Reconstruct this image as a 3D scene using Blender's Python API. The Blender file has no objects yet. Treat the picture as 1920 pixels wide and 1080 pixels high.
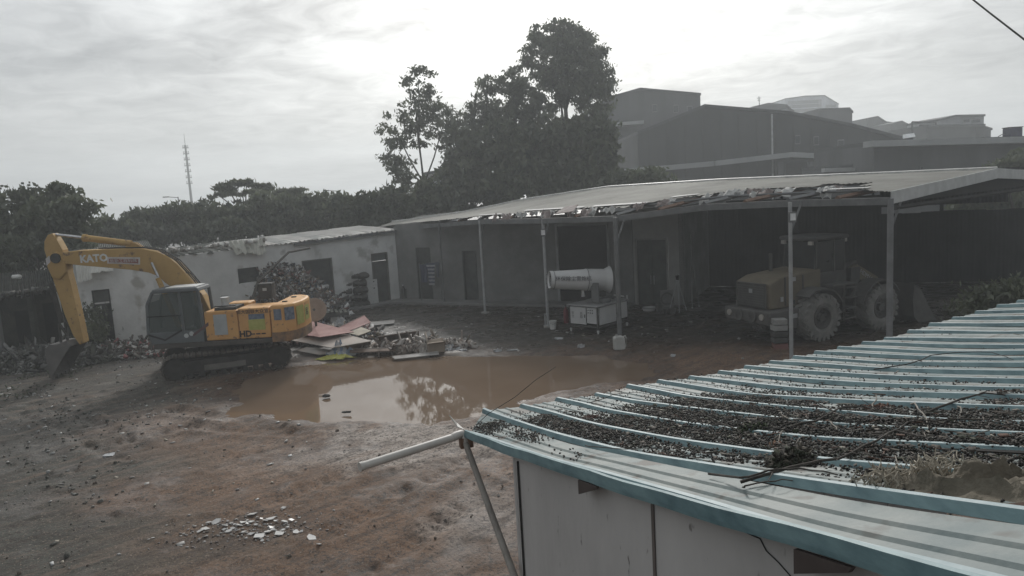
import bpy, math, random
import numpy as np
from mathutils import Vector, Matrix
random.seed(7); RNG = np.random.default_rng(7)
SC = bpy.context.scene; COL = SC.collection
rad = math.radians

# ------------------------------------------------------------------ camera
CAM_H, FPX, PITCH, ROLL = 5.6, 1400.0, rad(7.5), math.atan(0.058)
_f = Vector((0, math.cos(PITCH), -math.sin(PITCH))); _r0 = Vector((1, 0, 0)); _u0 = _r0.cross(_f)
_R = _r0 * math.cos(ROLL) - _u0 * math.sin(ROLL); _U = _r0 * math.sin(ROLL) + _u0 * math.cos(ROLL)
CAMP = Vector((0, 0, CAM_H))
cd = bpy.data.cameras.new('camera'); cam = bpy.data.objects.new('camera', cd); COL.objects.link(cam)
cd.sensor_width = 36; cd.lens = 36 * FPX / 1920; cd.clip_start = 0.05; cd.clip_end = 3000
cam.matrix_world = Matrix(((_R.x, _U.x, -_f.x, 0), (_R.y, _U.y, -_f.y, 0), (_R.z, _U.z, -_f.z, CAM_H), (0, 0, 0, 1)))
SC.camera = cam

# ------------------------------------------------------------------ sky, sun, exposure
SUN_EL, SUN_AZ = rad(30), rad(5)          # azimuth measured from +Y towards +X
SUN_DIR = Vector((math.sin(SUN_AZ) * math.cos(SUN_EL), math.cos(SUN_AZ) * math.cos(SUN_EL), math.sin(SUN_EL)))
sl = bpy.data.lights.new('sun', 'SUN'); sl.energy = 1.5; sl.angle = rad(11); sl.color = (1, .97, .93)
so = bpy.data.objects.new('sun', sl); COL.objects.link(so); so.location = SUN_DIR * 50
so.rotation_euler = (-SUN_DIR).to_track_quat('-Z', 'Y').to_euler()
SC.view_settings.view_transform = 'Standard'; SC.view_settings.look = 'None'
SC.view_settings.gamma = 1; SC.view_settings.use_curve_mapping = False
SC.view_settings.exposure = 0.65
HAZE = 0.0021
SC.cycles.max_bounces = 8; SC.cycles.volume_bounces = 1; SC.cycles.transparent_max_bounces = 12
SC.cycles.caustics_reflective = False; SC.cycles.caustics_refractive = False; SC.cycles.use_denoising = True

W = bpy.data.worlds.new('World'); SC.world = W; W.use_nodes = True
nt = W.node_tree; nt.nodes.clear()
def N(tree, typ, **kw):
    n = tree.nodes.new(typ)
    for k, v in kw.items():
        if k.startswith('i_'):
            key = k[2:]; key = int(key) if key.isdigit() else key.replace('_', ' ')
            n.inputs[key].default_value = v
        else: setattr(n, k, v)
    return n
def L(tree, a, b, o=0, i=0):
    tree.links.new(a.outputs[o], b.inputs[i])
def mth(tree, op, a, b=None, clamp=False):
    n = tree.nodes.new('ShaderNodeMath'); n.operation = op; n.use_clamp = clamp
    for i, s in enumerate((a, b)):
        if s is None: continue
        if isinstance(s, (int, float)): n.inputs[i].default_value = s
        else: tree.links.new(s, n.inputs[i])
    return n.outputs[0]
tc = N(nt, 'ShaderNodeTexCoord')
sky = N(nt, 'ShaderNodeTexSky', sky_type='NISHITA', sun_disc=False, sun_elevation=SUN_EL, sun_rotation=SUN_AZ, dust_density=4.0)
vm = N(nt, 'ShaderNodeVectorMath', operation='DOT_PRODUCT'); L(nt, tc, vm); vm.inputs[1].default_value = SUN_DIR
dotp = mth(nt, 'MAXIMUM', vm.outputs['Value'], 0.0)
sep = N(nt, 'ShaderNodeSeparateXYZ'); L(nt, tc, sep)
zz = mth(nt, 'ADD', mth(nt, 'MAXIMUM', sep.outputs[2], 0.0), 0.10)
cmb = N(nt, 'ShaderNodeCombineXYZ')
nt.links.new(mth(nt, 'DIVIDE', sep.outputs[0], zz), cmb.inputs[0]); nt.links.new(mth(nt, 'DIVIDE', sep.outputs[1], zz), cmb.inputs[1])
cmb.inputs[2].default_value = 3.7
n1 = N(nt, 'ShaderNodeTexNoise', i_Scale=0.55, i_Detail=6.0, i_Roughness=.55, i_Distortion=.4); L(nt, cmb, n1)
n2 = N(nt, 'ShaderNodeTexNoise', i_Scale=4.2, i_Detail=8.0, i_Roughness=.62, i_Distortion=.9); L(nt, cmb, n2)
cl = mth(nt, 'ADD', mth(nt, 'MULTIPLY', n1.outputs['Fac'], .62), mth(nt, 'MULTIPLY', n2.outputs['Fac'], .38))
ramp = N(nt, 'ShaderNodeValToRGB'); nt.links.new(cl, ramp.inputs[0])
ramp.color_ramp.elements[0].position = .36; ramp.color_ramp.elements[0].color = (.135, .146, .162, 1)
ramp.color_ramp.elements[1].position = .66; ramp.color_ramp.elements[1].color = (.42, .43, .436, 1)
g1 = mth(nt, 'MULTIPLY', mth(nt, 'POWER', dotp, 9.0), .78)
g2 = mth(nt, 'MULTIPLY', mth(nt, 'POWER', dotp, 34.0), 1.5)
glow = mth(nt, 'MULTIPLY', mth(nt, 'ADD', g1, g2), mth(nt, 'MAXIMUM', mth(nt, 'ADD', mth(nt, 'MULTIPLY', cl, 4.6), -1.3), .2))
gc = N(nt, 'ShaderNodeMixRGB', blend_type='MULTIPLY', i_Fac=1.0); nt.links.new(glow, gc.inputs[1]); gc.inputs[2].default_value = (.98, 1, .985, 1)
addc = N(nt, 'ShaderNodeMixRGB', blend_type='ADD', i_Fac=1.0); L(nt, ramp, addc, 0, 1); L(nt, gc, addc, 0, 2)
skm = N(nt, 'ShaderNodeMixRGB', blend_type='MULTIPLY', i_Fac=1.0); L(nt, sky, skm, 0, 1); skm.inputs[2].default_value = (.07, .07, .07, 1)
mixs = N(nt, 'ShaderNodeMixRGB', blend_type='MIX', i_Fac=.9); L(nt, skm, mixs, 0, 1); L(nt, addc, mixs, 0, 2)
bg = N(nt, 'ShaderNodeBackground', i_Strength=1.0); L(nt, mixs, bg)
wo = N(nt, 'ShaderNodeOutputWorld'); L(nt, bg, wo)

# ------------------------------------------------------------------ pixel -> place helpers
def ray(px, py): return (_f * FPX + _R * (px - 960) + _U * (540 - py)).normalized()
def G(px, py, z=0.0):
    d = ray(px, py); return CAMP + d * ((z - CAM_H) / d.z)
def Y(px, py, y):
    d = ray(px, py); return CAMP + d * (y / d.y)
def P(px, py, a, b):
    n = Vector((-(b[1] - a[1]), b[0] - a[0])); d = ray(px, py)
    return CAMP + d * ((a[0] * n.x + a[1] * n.y) / (d.x * n.x + d.y * n.y))

# ------------------------------------------------------------------ materials
MATS = {}
def M(name, col, rough=.75, metal=0.0, var=.22, scale=2.5, col2=None, bump=0.0, bscale=18.0, fac=(.35, .7), spec=.4, stretch=None, coat=0, trans=0.0, speck=None):
    if name in MATS: return MATS[name]
    m = bpy.data.materials.new(name); m.use_nodes = True; t = m.node_tree
    b = t.nodes['Principled BSDF']
    tcn = N(t, 'ShaderNodeTexCoord'); src = tcn.outputs['Object']
    if stretch:
        mp = N(t, 'ShaderNodeMapping'); t.links.new(src, mp.inputs[0]); mp.inputs['Scale'].default_value = stretch; src = mp.outputs[0]
    no = N(t, 'ShaderNodeTexNoise', i_Scale=scale, i_Detail=7.0, i_Roughness=.62); t.links.new(src, no.inputs[0])
    cr = N(t, 'ShaderNodeValToRGB'); L(t, no, cr)
    c2 = col2 or tuple(min(1, c * (1 + var)) for c in col); c1 = col if col2 else tuple(c * (1 - var) for c in col)
    cr.color_ramp.elements[0].position = fac[0]; cr.color_ramp.elements[0].color = (*c1, 1)
    cr.color_ramp.elements[1].position = fac[1]; cr.color_ramp.elements[1].color = (*c2, 1)
    if speck:
        ns = N(t, 'ShaderNodeTexNoise', i_Scale=speck[0], i_Detail=3.0); t.links.new(src, ns.inputs[0]); mr = N(t, 'ShaderNodeMapRange'); L(t, ns, mr); mr.inputs[1].default_value = speck[1]; mr.inputs[2].default_value = speck[1] + .10
        mxs = N(t, 'ShaderNodeMixRGB'); L(t, mr, mxs); L(t, cr, mxs, 0, 1); mxs.inputs[2].default_value = (*speck[2], 1); L(t, mxs, b, 0, 'Base Color')
    else: L(t, cr, b, 0, 'Base Color')
    b.inputs['Roughness'].default_value = rough; b.inputs['Metallic'].default_value = metal; b.inputs['Specular IOR Level'].default_value = spec
    if coat: b.inputs['Coat Weight'].default_value = coat
    if trans: b.inputs['Transmission Weight'].default_value = trans
    if bump:
        nb = N(t, 'ShaderNodeTexNoise', i_Scale=bscale, i_Detail=6.0); t.links.new(src, nb.inputs[0])
        bp = N(t, 'ShaderNodeBump', i_Strength=bump, i_Distance=.03); L(t, nb, bp, 0, 'Height'); L(t, bp, b, 0, 'Normal')
    MATS[name] = m; return m
def leafmat(name, c1, c2, tr=.35):
    m = bpy.data.materials.new(name); m.use_nodes = True; t = m.node_tree; t.nodes.clear()
    tcn = N(t, 'ShaderNodeTexCoord'); no = N(t, 'ShaderNodeTexNoise', i_Scale=.9, i_Detail=4.0); L(t, tcn, no, 3, 0)
    cr = N(t, 'ShaderNodeValToRGB'); L(t, no, cr)
    cr.color_ramp.elements[0].position = .35; cr.color_ramp.elements[0].color = (*c1, 1)
    cr.color_ramp.elements[1].position = .68; cr.color_ramp.elements[1].color = (*c2, 1)
    d = N(t, 'ShaderNodeBsdfDiffuse'); L(t, cr, d); tr_ = N(t, 'ShaderNodeBsdfTranslucent'); L(t, cr, tr_)
    gl = N(t, 'ShaderNodeBsdfGlossy', i_Roughness=.45); gl.inputs[0].default_value = (.5, .5, .5, 1)
    mx = N(t, 'ShaderNodeMixShader'); mx.inputs[0].default_value = tr; L(t, d, mx, 0, 1); L(t, tr_, mx, 0, 2)
    m2 = N(t, 'ShaderNodeMixShader'); m2.inputs[0].default_value = .10; L(t, mx, m2, 0, 1); L(t, gl, m2, 0, 2)
    o = N(t, 'ShaderNodeOutputMaterial'); L(t, m2, o); MATS[name] = m; return m
def multimat(name, cols, rough=.7, scale=9.0, spec=.4):
    """many small pieces: each piece its own flat colour through a per-face attribute"""
    m = bpy.data.materials.new(name); m.use_nodes = True; t = m.node_tree; b = t.nodes['Principled BSDF']
    at = N(t, 'ShaderNodeAttribute', attribute_name='piece'); cr = N(t, 'ShaderNodeValToRGB'); L(t, at, cr, 2, 0)
    cr.color_ramp.interpolation = 'CONSTANT'
    e = cr.color_ramp.elements
    while len(e) < len(cols): e.new(.5)
    for i, c in enumerate(cols): e[i].position = i / len(cols); e[i].color = (*c, 1)
    L(t, cr, b, 0, 'Base Color'); b.inputs['Roughness'].default_value = rough; b.inputs['Specular IOR Level'].default_value = spec
    MATS[name] = m; return m

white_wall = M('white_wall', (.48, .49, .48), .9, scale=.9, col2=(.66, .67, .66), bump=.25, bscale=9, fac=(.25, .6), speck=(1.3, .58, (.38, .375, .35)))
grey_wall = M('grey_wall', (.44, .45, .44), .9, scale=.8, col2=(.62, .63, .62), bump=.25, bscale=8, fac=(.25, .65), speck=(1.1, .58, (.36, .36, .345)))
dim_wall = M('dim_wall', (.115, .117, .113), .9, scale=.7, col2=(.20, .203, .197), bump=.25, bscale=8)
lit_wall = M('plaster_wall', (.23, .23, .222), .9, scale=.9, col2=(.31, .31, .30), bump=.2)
dark_door = M('dark_door', (.035, .04, .04), .7, scale=3, col2=(.07, .075, .07))
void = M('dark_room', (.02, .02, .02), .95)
zinc = M('old_zinc', (.33, .33, .31), .55, .3, scale=1.2, col2=(.55, .54, .5), bump=.15, spec=.5)
canopy = M('canopy_sheet', (.20, .195, .175), .85, .0, scale=.5, col2=(.31, .305, .275), bump=.1, spec=.2)
underside = M('canopy_underside', (.10, .10, .10), .8, scale=.8, col2=(.2, .2, .19))
steel = M('grey_steel', (.10, .105, .107), .65, .1, scale=3, col2=(.16, .165, .165))
pale_steel = M('pale_steel', (.27, .28, .285), .6, .1, scale=3, col2=(.38, .39, .39))
rust = M('rusty_steel', (.12, .065, .04), .85, scale=5, col2=(.2, .12, .08))
black = M('black_rubber', (.012, .012, .012), .8, scale=6, col2=(.035, .033, .03))
concrete = M('concrete', (.24, .235, .225), .9, scale=1.1, col2=(.36, .35, .33), bump=.3)
dark_conc = M('dark_concrete', (.14, .14, .135), .9, scale=.5, col2=(.21, .21, .205), bump=.2)
# ------------------------------------------------------------------ mesh builder
class MB:
    def __init__(s): s.v = []; s.f = []; s.m = []
    def add(s, vs, fs, mi=0):
        o = len(s.v); s.v += [tuple(v) for v in vs]; s.f += [tuple(i + o for i in f) for f in fs]; s.m += [mi] * len(fs); return s
    def hexa(s, p, mi=0):    # bottom 4 ccw, top 4
        return s.add(p, [(3, 2, 1, 0), (4, 5, 6, 7), (0, 1, 5, 4), (1, 2, 6, 5), (2, 3, 7, 6), (3, 0, 4, 7)], mi)
    def box(s, c, d, rz=0.0, mi=0, rot=None):
        m = rot if rot is not None else Matrix.Rotation(rz, 3, 'Z'); c = Vector(c)
        x, y, z = d[0] / 2, d[1] / 2, d[2] / 2
        q = [(-x, -y, -z), (x, -y, -z), (x, y, -z), (-x, y, -z), (-x, -y, z), (x, -y, z), (x, y, z), (-x, y, z)]
        return s.hexa([c + m @ Vector(k) for k in q], mi)
    def cyl(s, a, b, r0, r1=None, n=10, mi=0, caps=True):
        a, b = Vector(a), Vector(b); r1 = r0 if r1 is None else r1
        q = (b - a).to_track_quat('Z', 'Y').to_matrix()
        vs = []
        for c, r in ((a, r0), (b, r1)):
            vs += [c + q @ Vector((r * math.cos(2 * math.pi * i / n), r * math.sin(2 * math.pi * i / n), 0)) for i in range(n)]
        fs = [(i, (i + 1) % n, n + (i + 1) % n, n + i) for i in range(n)]
        if caps: fs += [tuple(range(n - 1, -1, -1)), tuple(range(n, 2 * n))]
        return s.add(vs, fs, mi)
    def tube(s, pts, r, n=6, mi=0, r1=None):
        pts = [Vector(p) for p in pts]; vs = []; k = len(pts)
        for j, p in enumerate(pts):
            t = (pts[min(j + 1, k - 1)] - pts[max(j - 1, 0)])
            q = t.to_track_quat('Z', 'Y').to_matrix() if t.length > 1e-6 else Matrix.Identity(3)
            rr = r if r1 is None else r + (r1 - r) * j / max(1, k - 1)
            vs += [p + q @ Vector((rr * math.cos(2 * math.pi * i / n), rr * math.sin(2 * math.pi * i / n), 0)) for i in range(n)]
        fs = [(j * n + i, j * n + (i + 1) % n, (j + 1) * n + (i + 1) % n, (j + 1) * n + i) for j in range(k - 1) for i in range(n)]
        fs += [tuple(range(n - 1, -1, -1)), tuple(range((k - 1) * n, k * n))]
        return s.add(vs, fs, mi)
    def prism(s, poly, a0, a1, axis='y', mi=0):
        n = len(poly)
        def put(p, a): return (p[0], a, p[1]) if axis == 'y' else ((a, p[0], p[1]) if axis == 'x' else (p[0], p[1], a))
        vs = [put(p, a0) for p in poly] + [put(p, a1) for p in poly]
        area = sum(poly[i][0] * poly[(i + 1) % n][1] - poly[(i + 1) % n][0] * poly[i][1] for i in range(n))
        fs = [tuple(range(n)), tuple(range(2 * n - 1, n - 1, -1))] + [(i, n + i, n + (i + 1) % n, (i + 1) % n) for i in range(n)]
        flip = (area < 0) != (axis != 'y') 
        if a1 < a0: flip = not flip
        if flip: fs = [tuple(reversed(f)) for f in fs]
        return s.add(vs, fs, mi)
    def lathe(s, prof, a, b, n=24, mi=0):   # prof [(r, t)] t along a->b in metres
        a, b = Vector(a), Vector(b); ax = (b - a).normalized(); q = ax.to_track_quat('Z', 'Y').to_matrix(); vs = []
        for r, t in prof:
            vs += [a + ax * t + q @ Vector((r * math.cos(2 * math.pi * i / n), r * math.sin(2 * math.pi * i / n), 0)) for i in range(n)]
        fs = [(j * n + i, j * n + (i + 1) % n, (j + 1) * n + (i + 1) % n, (j + 1) * n + i) for j in range(len(prof) - 1) for i in range(n)]
        return s.add(vs, fs, mi)
    def slab(s, quad, th, mi=0):            # 4 points, thickened downwards along normal
        q = [Vector(p) for p in quad]; nrm = (q[1] - q[0]).cross(q[3] - q[0]).normalized()
        if nrm.z < 0: q = [q[0], q[3], q[2], q[1]]; nrm = -nrm
        return s.hexa([p - nrm * th for p in q] + q, mi)
    def build(s, name, mats, parent=None, smooth=None, bevel=0.0, kind=None):
        me = bpy.data.meshes.new(name); me.from_pydata(s.v, [], s.f); me.validate()
        for m in (mats if isinstance(mats, (list, tuple)) else [mats]): me.materials.append(m)
        if len(me.polygons) == len(s.m): me.polygons.foreach_set('material_index', s.m)
        if smooth:
            me.polygons.foreach_set('use_smooth', [True] * len(me.polygons)); me.set_sharp_from_angle(angle=rad(smooth))
        me.update()
        o = bpy.data.objects.new(name, me); COL.objects.link(o)
        if parent is not None: o.parent = parent
        if bevel:
            bm_ = o.modifiers.new('bevel', 'BEVEL'); bm_.width = bevel; bm_.segments = 2; bm_.limit_method = 'ANGLE'; bm_.angle_limit = rad(40)
        if kind: o['kind'] = kind
        return o
def tag(o, label, cat=None, group=None, kind=None):
    o['label'] = label
    if cat: o['category'] = cat
    if group: o['group'] = group
    if kind: o['kind'] = kind
    return o
def thing(name, label, cat, loc=(0, 0, 0), rz=0.0, group=None):
    o = bpy.data.objects.new(name, None); o.empty_display_size = .2; COL.objects.link(o)
    o.location = loc; o.rotation_euler = (0, 0, rz); return tag(o, label, cat, group)
def npmesh(name, verts, faces, mats, parent=None, piece=None, smooth=False, mi=None):
    """fast mesh from numpy arrays; faces (n,k)"""
    me = bpy.data.meshes.new(name); k = faces.shape[1]; nf = len(faces)
    me.vertices.add(len(verts)); me.vertices.foreach_set('co', verts.astype(np.float32).ravel())
    me.loops.add(nf * k); me.loops.foreach_set('vertex_index', faces.astype(np.int32).ravel())
    me.polygons.add(nf); me.polygons.foreach_set('loop_start', np.arange(0, nf * k, k, dtype=np.int32))
    for m in (mats if isinstance(mats, (list, tuple)) else [mats]): me.materials.append(m)
    if mi is not None: me.polygons.foreach_set('material_index', mi.astype(np.int32))
    if smooth: me.polygons.foreach_set('use_smooth', np.ones(nf, bool))
    me.update(calc_edges=True)
    if piece is not None:
        a = me.attributes.new('piece', 'FLOAT', 'FACE'); a.data.foreach_set('value', piece.astype(np.float32))
    o = bpy.data.objects.new(name, me); COL.objects.link(o)
    if parent is not None: o.parent = parent
    return o
# numpy value noise
def vnoise(x, y, seed=0):
    xi = np.floor(x).astype(np.int64); yi = np.floor(y).astype(np.int64); fx = x - xi; fy = y - yi
    fx = fx * fx * (3 - 2 * fx); fy = fy * fy * (3 - 2 * fy)
    def h(a, b):
        n = (a * 374761393 + b * 668265263 + seed * 974711) & 0x7fffffff
        n = ((n ^ (n >> 13)) * 1274126177) & 0x7fffffff
        return ((n ^ (n >> 16)) & 0xffff) / 65535.0
    return (h(xi, yi) * (1 - fx) + h(xi + 1, yi) * fx) * (1 - fy) + (h(xi, yi + 1) * (1 - fx) + h(xi + 1, yi + 1) * fx) * fy
def fbm(x, y, oct=4, seed=0):
    r = 0; a = .5; t = 0
    for o in range(oct): r = r + a * vnoise(x * 2 ** o, y * 2 ** o, seed + o); t += a; a *= .55
    return r / t
def randrot(n, rng=RNG):
    q = rng.normal(size=(n, 4)); q /= np.linalg.norm(q, axis=1)[:, None]; w, x, y, z = q.T
    return np.stack([1 - 2 * (y * y + z * z), 2 * (x * y - z * w), 2 * (x * z + y * w), 2 * (x * y + z * w), 1 - 2 * (x * x + z * z), 2 * (y * z - x * w),
                     2 * (x * z - y * w), 2 * (y * z + x * w), 1 - 2 * (x * x + y * y)], 1).reshape(n, 3, 3)
_BV = np.array([(-1, -1, -1), (1, -1, -1), (1, 1, -1), (-1, 1, -1), (-1, -1, 1), (1, -1, 1), (1, 1, 1), (-1, 1, 1)], float) / 2
_BF = np.array([(3, 2, 1, 0), (4, 5, 6, 7), (0, 1, 5, 4), (1, 2, 6, 5), (2, 3, 7, 6), (3, 0, 4, 7)])
def chips(name, pos, dims, mat, rot=None, piece=None, parent=None, jit=.25):
    """many little box-like pieces with jittered corners, one mesh"""
    n = len(pos); R = randrot(n) if rot is None else rot
    v = _BV[None] * dims[:, None, :] * (1 + RNG.uniform(-jit, jit, (n, 8, 3)))
    v = np.einsum('nij,nkj->nki', R, v) + pos[:, None, :]
    f = _BF[None] + (np.arange(n) * 8)[:, None, None]
    pc = RNG.random(n) if piece is None else piece
    return npmesh(name, v.reshape(-1, 3), f.reshape(-1, 4), mat, parent, np.repeat(pc, 6))
def zrot(n, tilt=.15):
    a = RNG.uniform(0, 2 * np.pi, n); R = np.zeros((n, 3, 3)); R[:, 0, 0] = np.cos(a); R[:, 0, 1] = -np.sin(a); R[:, 1, 0] = np.sin(a); R[:, 1, 1] = np.cos(a); R[:, 2, 2] = 1
    b = RNG.normal(0, tilt, n); T = np.zeros((n, 3, 3)); T[:, 0, 0] = 1; T[:, 1, 1] = np.cos(b); T[:, 1, 2] = -np.sin(b); T[:, 2, 1] = np.sin(b); T[:, 2, 2] = np.cos(b)
    return R @ T
def text(s, size, parent, mw, mat, name='lettering', align='CENTER', ext=.003, bold=0.0):
    cu = bpy.data.curves.new('txt', 'FONT'); cu.body = s; cu.size = size; cu.align_x = align; cu.align_y = 'CENTER'; cu.extrude = ext; cu.resolution_u = 2; cu.offset = bold
    ob = bpy.data.objects.new('txt', cu); COL.objects.link(ob)
    dg = bpy.context.evaluated_depsgraph_get(); me = bpy.data.meshes.new_from_object(ob.evaluated_get(dg))
    bpy.data.objects.remove(ob); bpy.data.curves.remove(cu)
    me.transform(mw); me.materials.clear(); me.materials.append(mat); me.name = name
    o = bpy.data.objects.new(name, me); COL.objects.link(o)
    if parent is not None: o.parent = parent
    return o
def frame(o, x, up):      # matrix with origin o, local x along x, local y along up
    x = Vector(x).normalized(); up = Vector(up); z = x.cross(up).normalized(); y = z.cross(x)
    return Matrix(((x.x, y.x, z.x, o[0]), (x.y, y.y, z.y, o[1]), (x.z, y.z, z.z, o[2]), (0, 0, 0, 1)))

# ------------------------------------------------------------------ ground, puddle
PUD = [G(*p).xy for p in [(425, 752), (455, 712), (520, 690), (600, 678), (720, 668), (860, 664), (1000, 668), (1120, 668), (1200, 680), (1215, 700), (1130, 715), (1040, 735), (985, 748), (930, 765), (860, 782), (800, 785), (700, 783), (600, 786), (520, 782), (450, 772)]]
def inside(px, py, poly):
    c = np.zeros(px.shape, bool); n = len(poly)
    for i in range(n):
        x0, y0 = poly[i]; x1, y1 = poly[(i + 1) % n]
        k = ((y0 > py) != (y1 > py)); xi = (x1 - x0) * (py - y0) / ((y1 - y0) if abs(y1 - y0) > 1e-9 else 1e-9) + x0
        c ^= k & (px < xi)
    return c
def polydist(px, py, poly):
    d = np.full(px.shape, 1e9); n = len(poly)
    for i in range(n):
        x0, y0 = poly[i]; x1, y1 = poly[(i + 1) % n]; dx, dy = x1 - x0, y1 - y0
        t = np.clip(((px - x0) * dx + (py - y0) * dy) / (dx * dx + dy * dy), 0, 1)
        d = np.minimum(d, np.hypot(px - x0 - t * dx, py - y0 - t * dy))
    return np.where(inside(px, py, poly), -d, d)
def seglineD(px, py, a, b):
    dx, dy = b[0] - a[0], b[1] - a[1]; t = np.clip(((px - a[0]) * dx + (py - a[1]) * dy) / (dx * dx + dy * dy), 0, 1)
    return np.hypot(px - a[0] - t * dx, py - a[1] - t * dy)
RUTS = []
for pts in ([(30, 770), (120, 800), (210, 850)], [(60, 760), (160, 790), (260, 845)], [(150, 800), (330, 770), (520, 800)], [(170, 840), (360, 800), (560, 812)],
            [(620, 1000), (760, 920), (900, 860)], [(520, 940), (680, 880), (820, 840)], [(700, 1070), (830, 980), (960, 905)], [(200, 760), (300, 735), (420, 742)]):
    g = [G(*p) for p in pts]; RUTS += [(g[i].xy, g[i + 1].xy) for i in range(len(g) - 1)]
def ground_h(x, y):
    near = np.clip((60 - np.hypot(x, y - 20)) / 20, 0, 1)
    h = (fbm(x * .35, y * .35, 4, 3) - .5) * .07 + (fbm(x * 1.9, y * 1.9, 4, 11) - .5) * .045 + (fbm(x * 5, y * 5, 4, 21) - .5) * .055 + np.maximum(fbm(x * 3.2, y * 3.2, 3, 27) - .62, 0) * .22
    mud = np.clip((29 - y) / 6, 0, 1)
    h = h * (.25 + .75 * mud)
    for a, b in RUTS:
        d = seglineD(x, y, a, b)
        al = ((x - a[0]) * (b[0] - a[0]) + (y - a[1]) * (b[1] - a[1])) / math.hypot(b[0] - a[0], b[1] - a[1])
        h = h - .05 * np.exp(-(d / .25) ** 2) * (1 + .45 * np.sin(al * 24)) + .035 * np.exp(-((d - .42) / .16) ** 2)
    pdist = polydist(x, y, PUD) + (fbm(x * .9, y * .9, 4, 31) - .5) * 1.3
    t = np.clip((.55 - pdist) / .9, 0, 1)
    h = h * (1 - .85 * t) - .10 * t * t * (3 - 2 * t)
    return h * near
def axis(dense0, dense1, step, far):
    a = list(np.arange(dense0, dense1, step)); s = step
    while a[-1] < far: s *= 1.22; a.append(a[-1] + s)
    b = []; s = step; x = dense0
    while x > -far: s *= 1.22; x -= s; b.append(x)
    return np.array(b[::-1] + a)
gx = axis(-22, 9, .075, 600); gy = axis(8, 31, .075, 600)
GX, GY = np.meshgrid(gx, gy, indexing='ij'); GZ = ground_h(GX, GY)
nx, ny = GX.shape; idx = np.arange(nx * ny).reshape(nx, ny)
gf = np.stack([idx[:-1, :-1], idx[1:, :-1], idx[1:, 1:], idx[:-1, 1:]], -1).reshape(-1, 4)
_sa, _sb = G(420, 1050), G(940, 850); STREAK = math.atan2(_sb.y - _sa.y, _sb.x - _sa.x)
def ground_mat():
    m = bpy.data.materials.new('mud_yard'); m.use_nodes = True; t = m.node_tree; b = t.nodes['Principled BSDF']
    geo = N(t, 'ShaderNodeNewGeometry'); pos = geo.outputs['Position']
    def noise(sc, det=6, ro=.6, dist=0.0):
        n = N(t, 'ShaderNodeTexNoise', i_Scale=sc, i_Detail=float(det), i_Roughness=ro, i_Distortion=dist); t.links.new(pos, n.inputs[0]); return n.outputs['Fac']
    def ramp(src, a, b_):
        n = N(t, 'ShaderNodeMapRange'); n.inputs[1].default_value = a; n.inputs[2].default_value = b_; n.clamp = True; t.links.new(src, n.inputs[0]); return n.outputs[0]
    def mix(f, a, c):
        n = N(t, 'ShaderNodeMixRGB')
        t.links.new(f, n.inputs[0])
        for i, s in ((1, a), (2, c)):
            if isinstance(s, tuple): n.inputs[i].default_value = (*s, 1)
            else: t.links.new(s, n.inputs[i])
        return n.outputs[0]
    at = N(t, 'ShaderNodeAttribute', attribute_name='soil'); sp = N(t, 'ShaderNodeSeparateColor'); L(t, at, sp)
    c = mix(ramp(noise(.45, 7, .65), .38, .62), (.118, .066, .037), (.20, .117, .070))
    c = mix(sp.outputs[1], c, mix(ramp(noise(1.3, 7), .35, .65), (.034, .037, .030), (.080, .081, .068)))     # grey gravelly dirt
    c = mix(sp.outputs[2], c, mix(ramp(noise(2.2, 6), .3, .7), (.30, .255, .22), (.46, .41, .365)))        # pale silt
    c = mix(mth(t, 'MULTIPLY', ramp(noise(3.1, 8, .7, .6), .5, .66), .75), c, (.062, .05, .042))
    c = mix(mth(t, 'MULTIPLY', ramp(noise(5.3, 7, .7, .4), .56, .70), .55), c, (.22, .165, .125))
    c = mix(ramp(noise(15, 5, .75), .50, .60), c, (.045, .036, .030))
    c = mix(ramp(noise(24, 4, .7), .585, .64), c, (.235, .185, .145))
    mp = N(t, 'ShaderNodeMapping'); t.links.new(pos, mp.inputs[0]); mp.inputs['Rotation'].default_value = (0, 0, -STREAK); mp2 = N(t, 'ShaderNodeMapping'); L(t, mp, mp2); mp2.inputs['Scale'].default_value = (.30, 3.6, 1)
    ns = N(t, 'ShaderNodeTexNoise', i_Scale=1.0, i_Detail=7.0, i_Roughness=.65, i_Distortion=.3); L(t, mp2, ns); streak = ns.outputs['Fac']
    c = mix(mth(t, 'MULTIPLY', ramp(streak, .52, .64), .5), c, (.20, .14, .103))
    c = mix(mth(t, 'MULTIPLY', ramp(streak, .47, .37), .6), c, (.05, .035, .027))
    wet = sp.outputs[0]
    cm = N(t, 'ShaderNodeMixRGB', blend_type='MULTIPLY'); t.links.new(wet, cm.inputs[0]); t.links.new(c, cm.inputs[1]); cm.inputs[2].default_value = (.55, .53, .52, 1)
    t.links.new(cm.outputs[0], b.inputs['Base Color'])
    rr = N(t, 'ShaderNodeMapRange'); t.links.new(mth(t, 'MULTIPLY', wet, ramp(noise(1.1, 5), .35, .6)), rr.inputs[0]); rr.inputs[3].default_value = .82; rr.inputs[4].default_value = .2
    t.links.new(rr.outputs[0], b.inputs['Roughness']); b.inputs['Specular IOR Level'].default_value = .35
    bp = N(t, 'ShaderNodeBump', i_Strength=.9, i_Distance=.05); t.links.new(mth(t, 'ADD', noise(9, 10, .75), mth(t, 'MULTIPLY', streak, .45)), bp.inputs['Height']); L(t, bp, b, 0, 'Normal')
    return m
ground = npmesh('ground', np.stack([GX, GY, GZ], -1).reshape(-1, 3), gf, ground_mat(), smooth=True); ground['kind'] = 'structure'
def sm(a, b, x): t = np.clip((x - a) / (b - a), 0, 1); return t * t * (3 - 2 * t)
nzz = fbm(GX * .5, GY * .5, 4, 51) - .5; nz2 = fbm(GX * 1.4, GY * 1.4, 4, 61) - .5
pdd = polydist(GX, GY, PUD)
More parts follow.
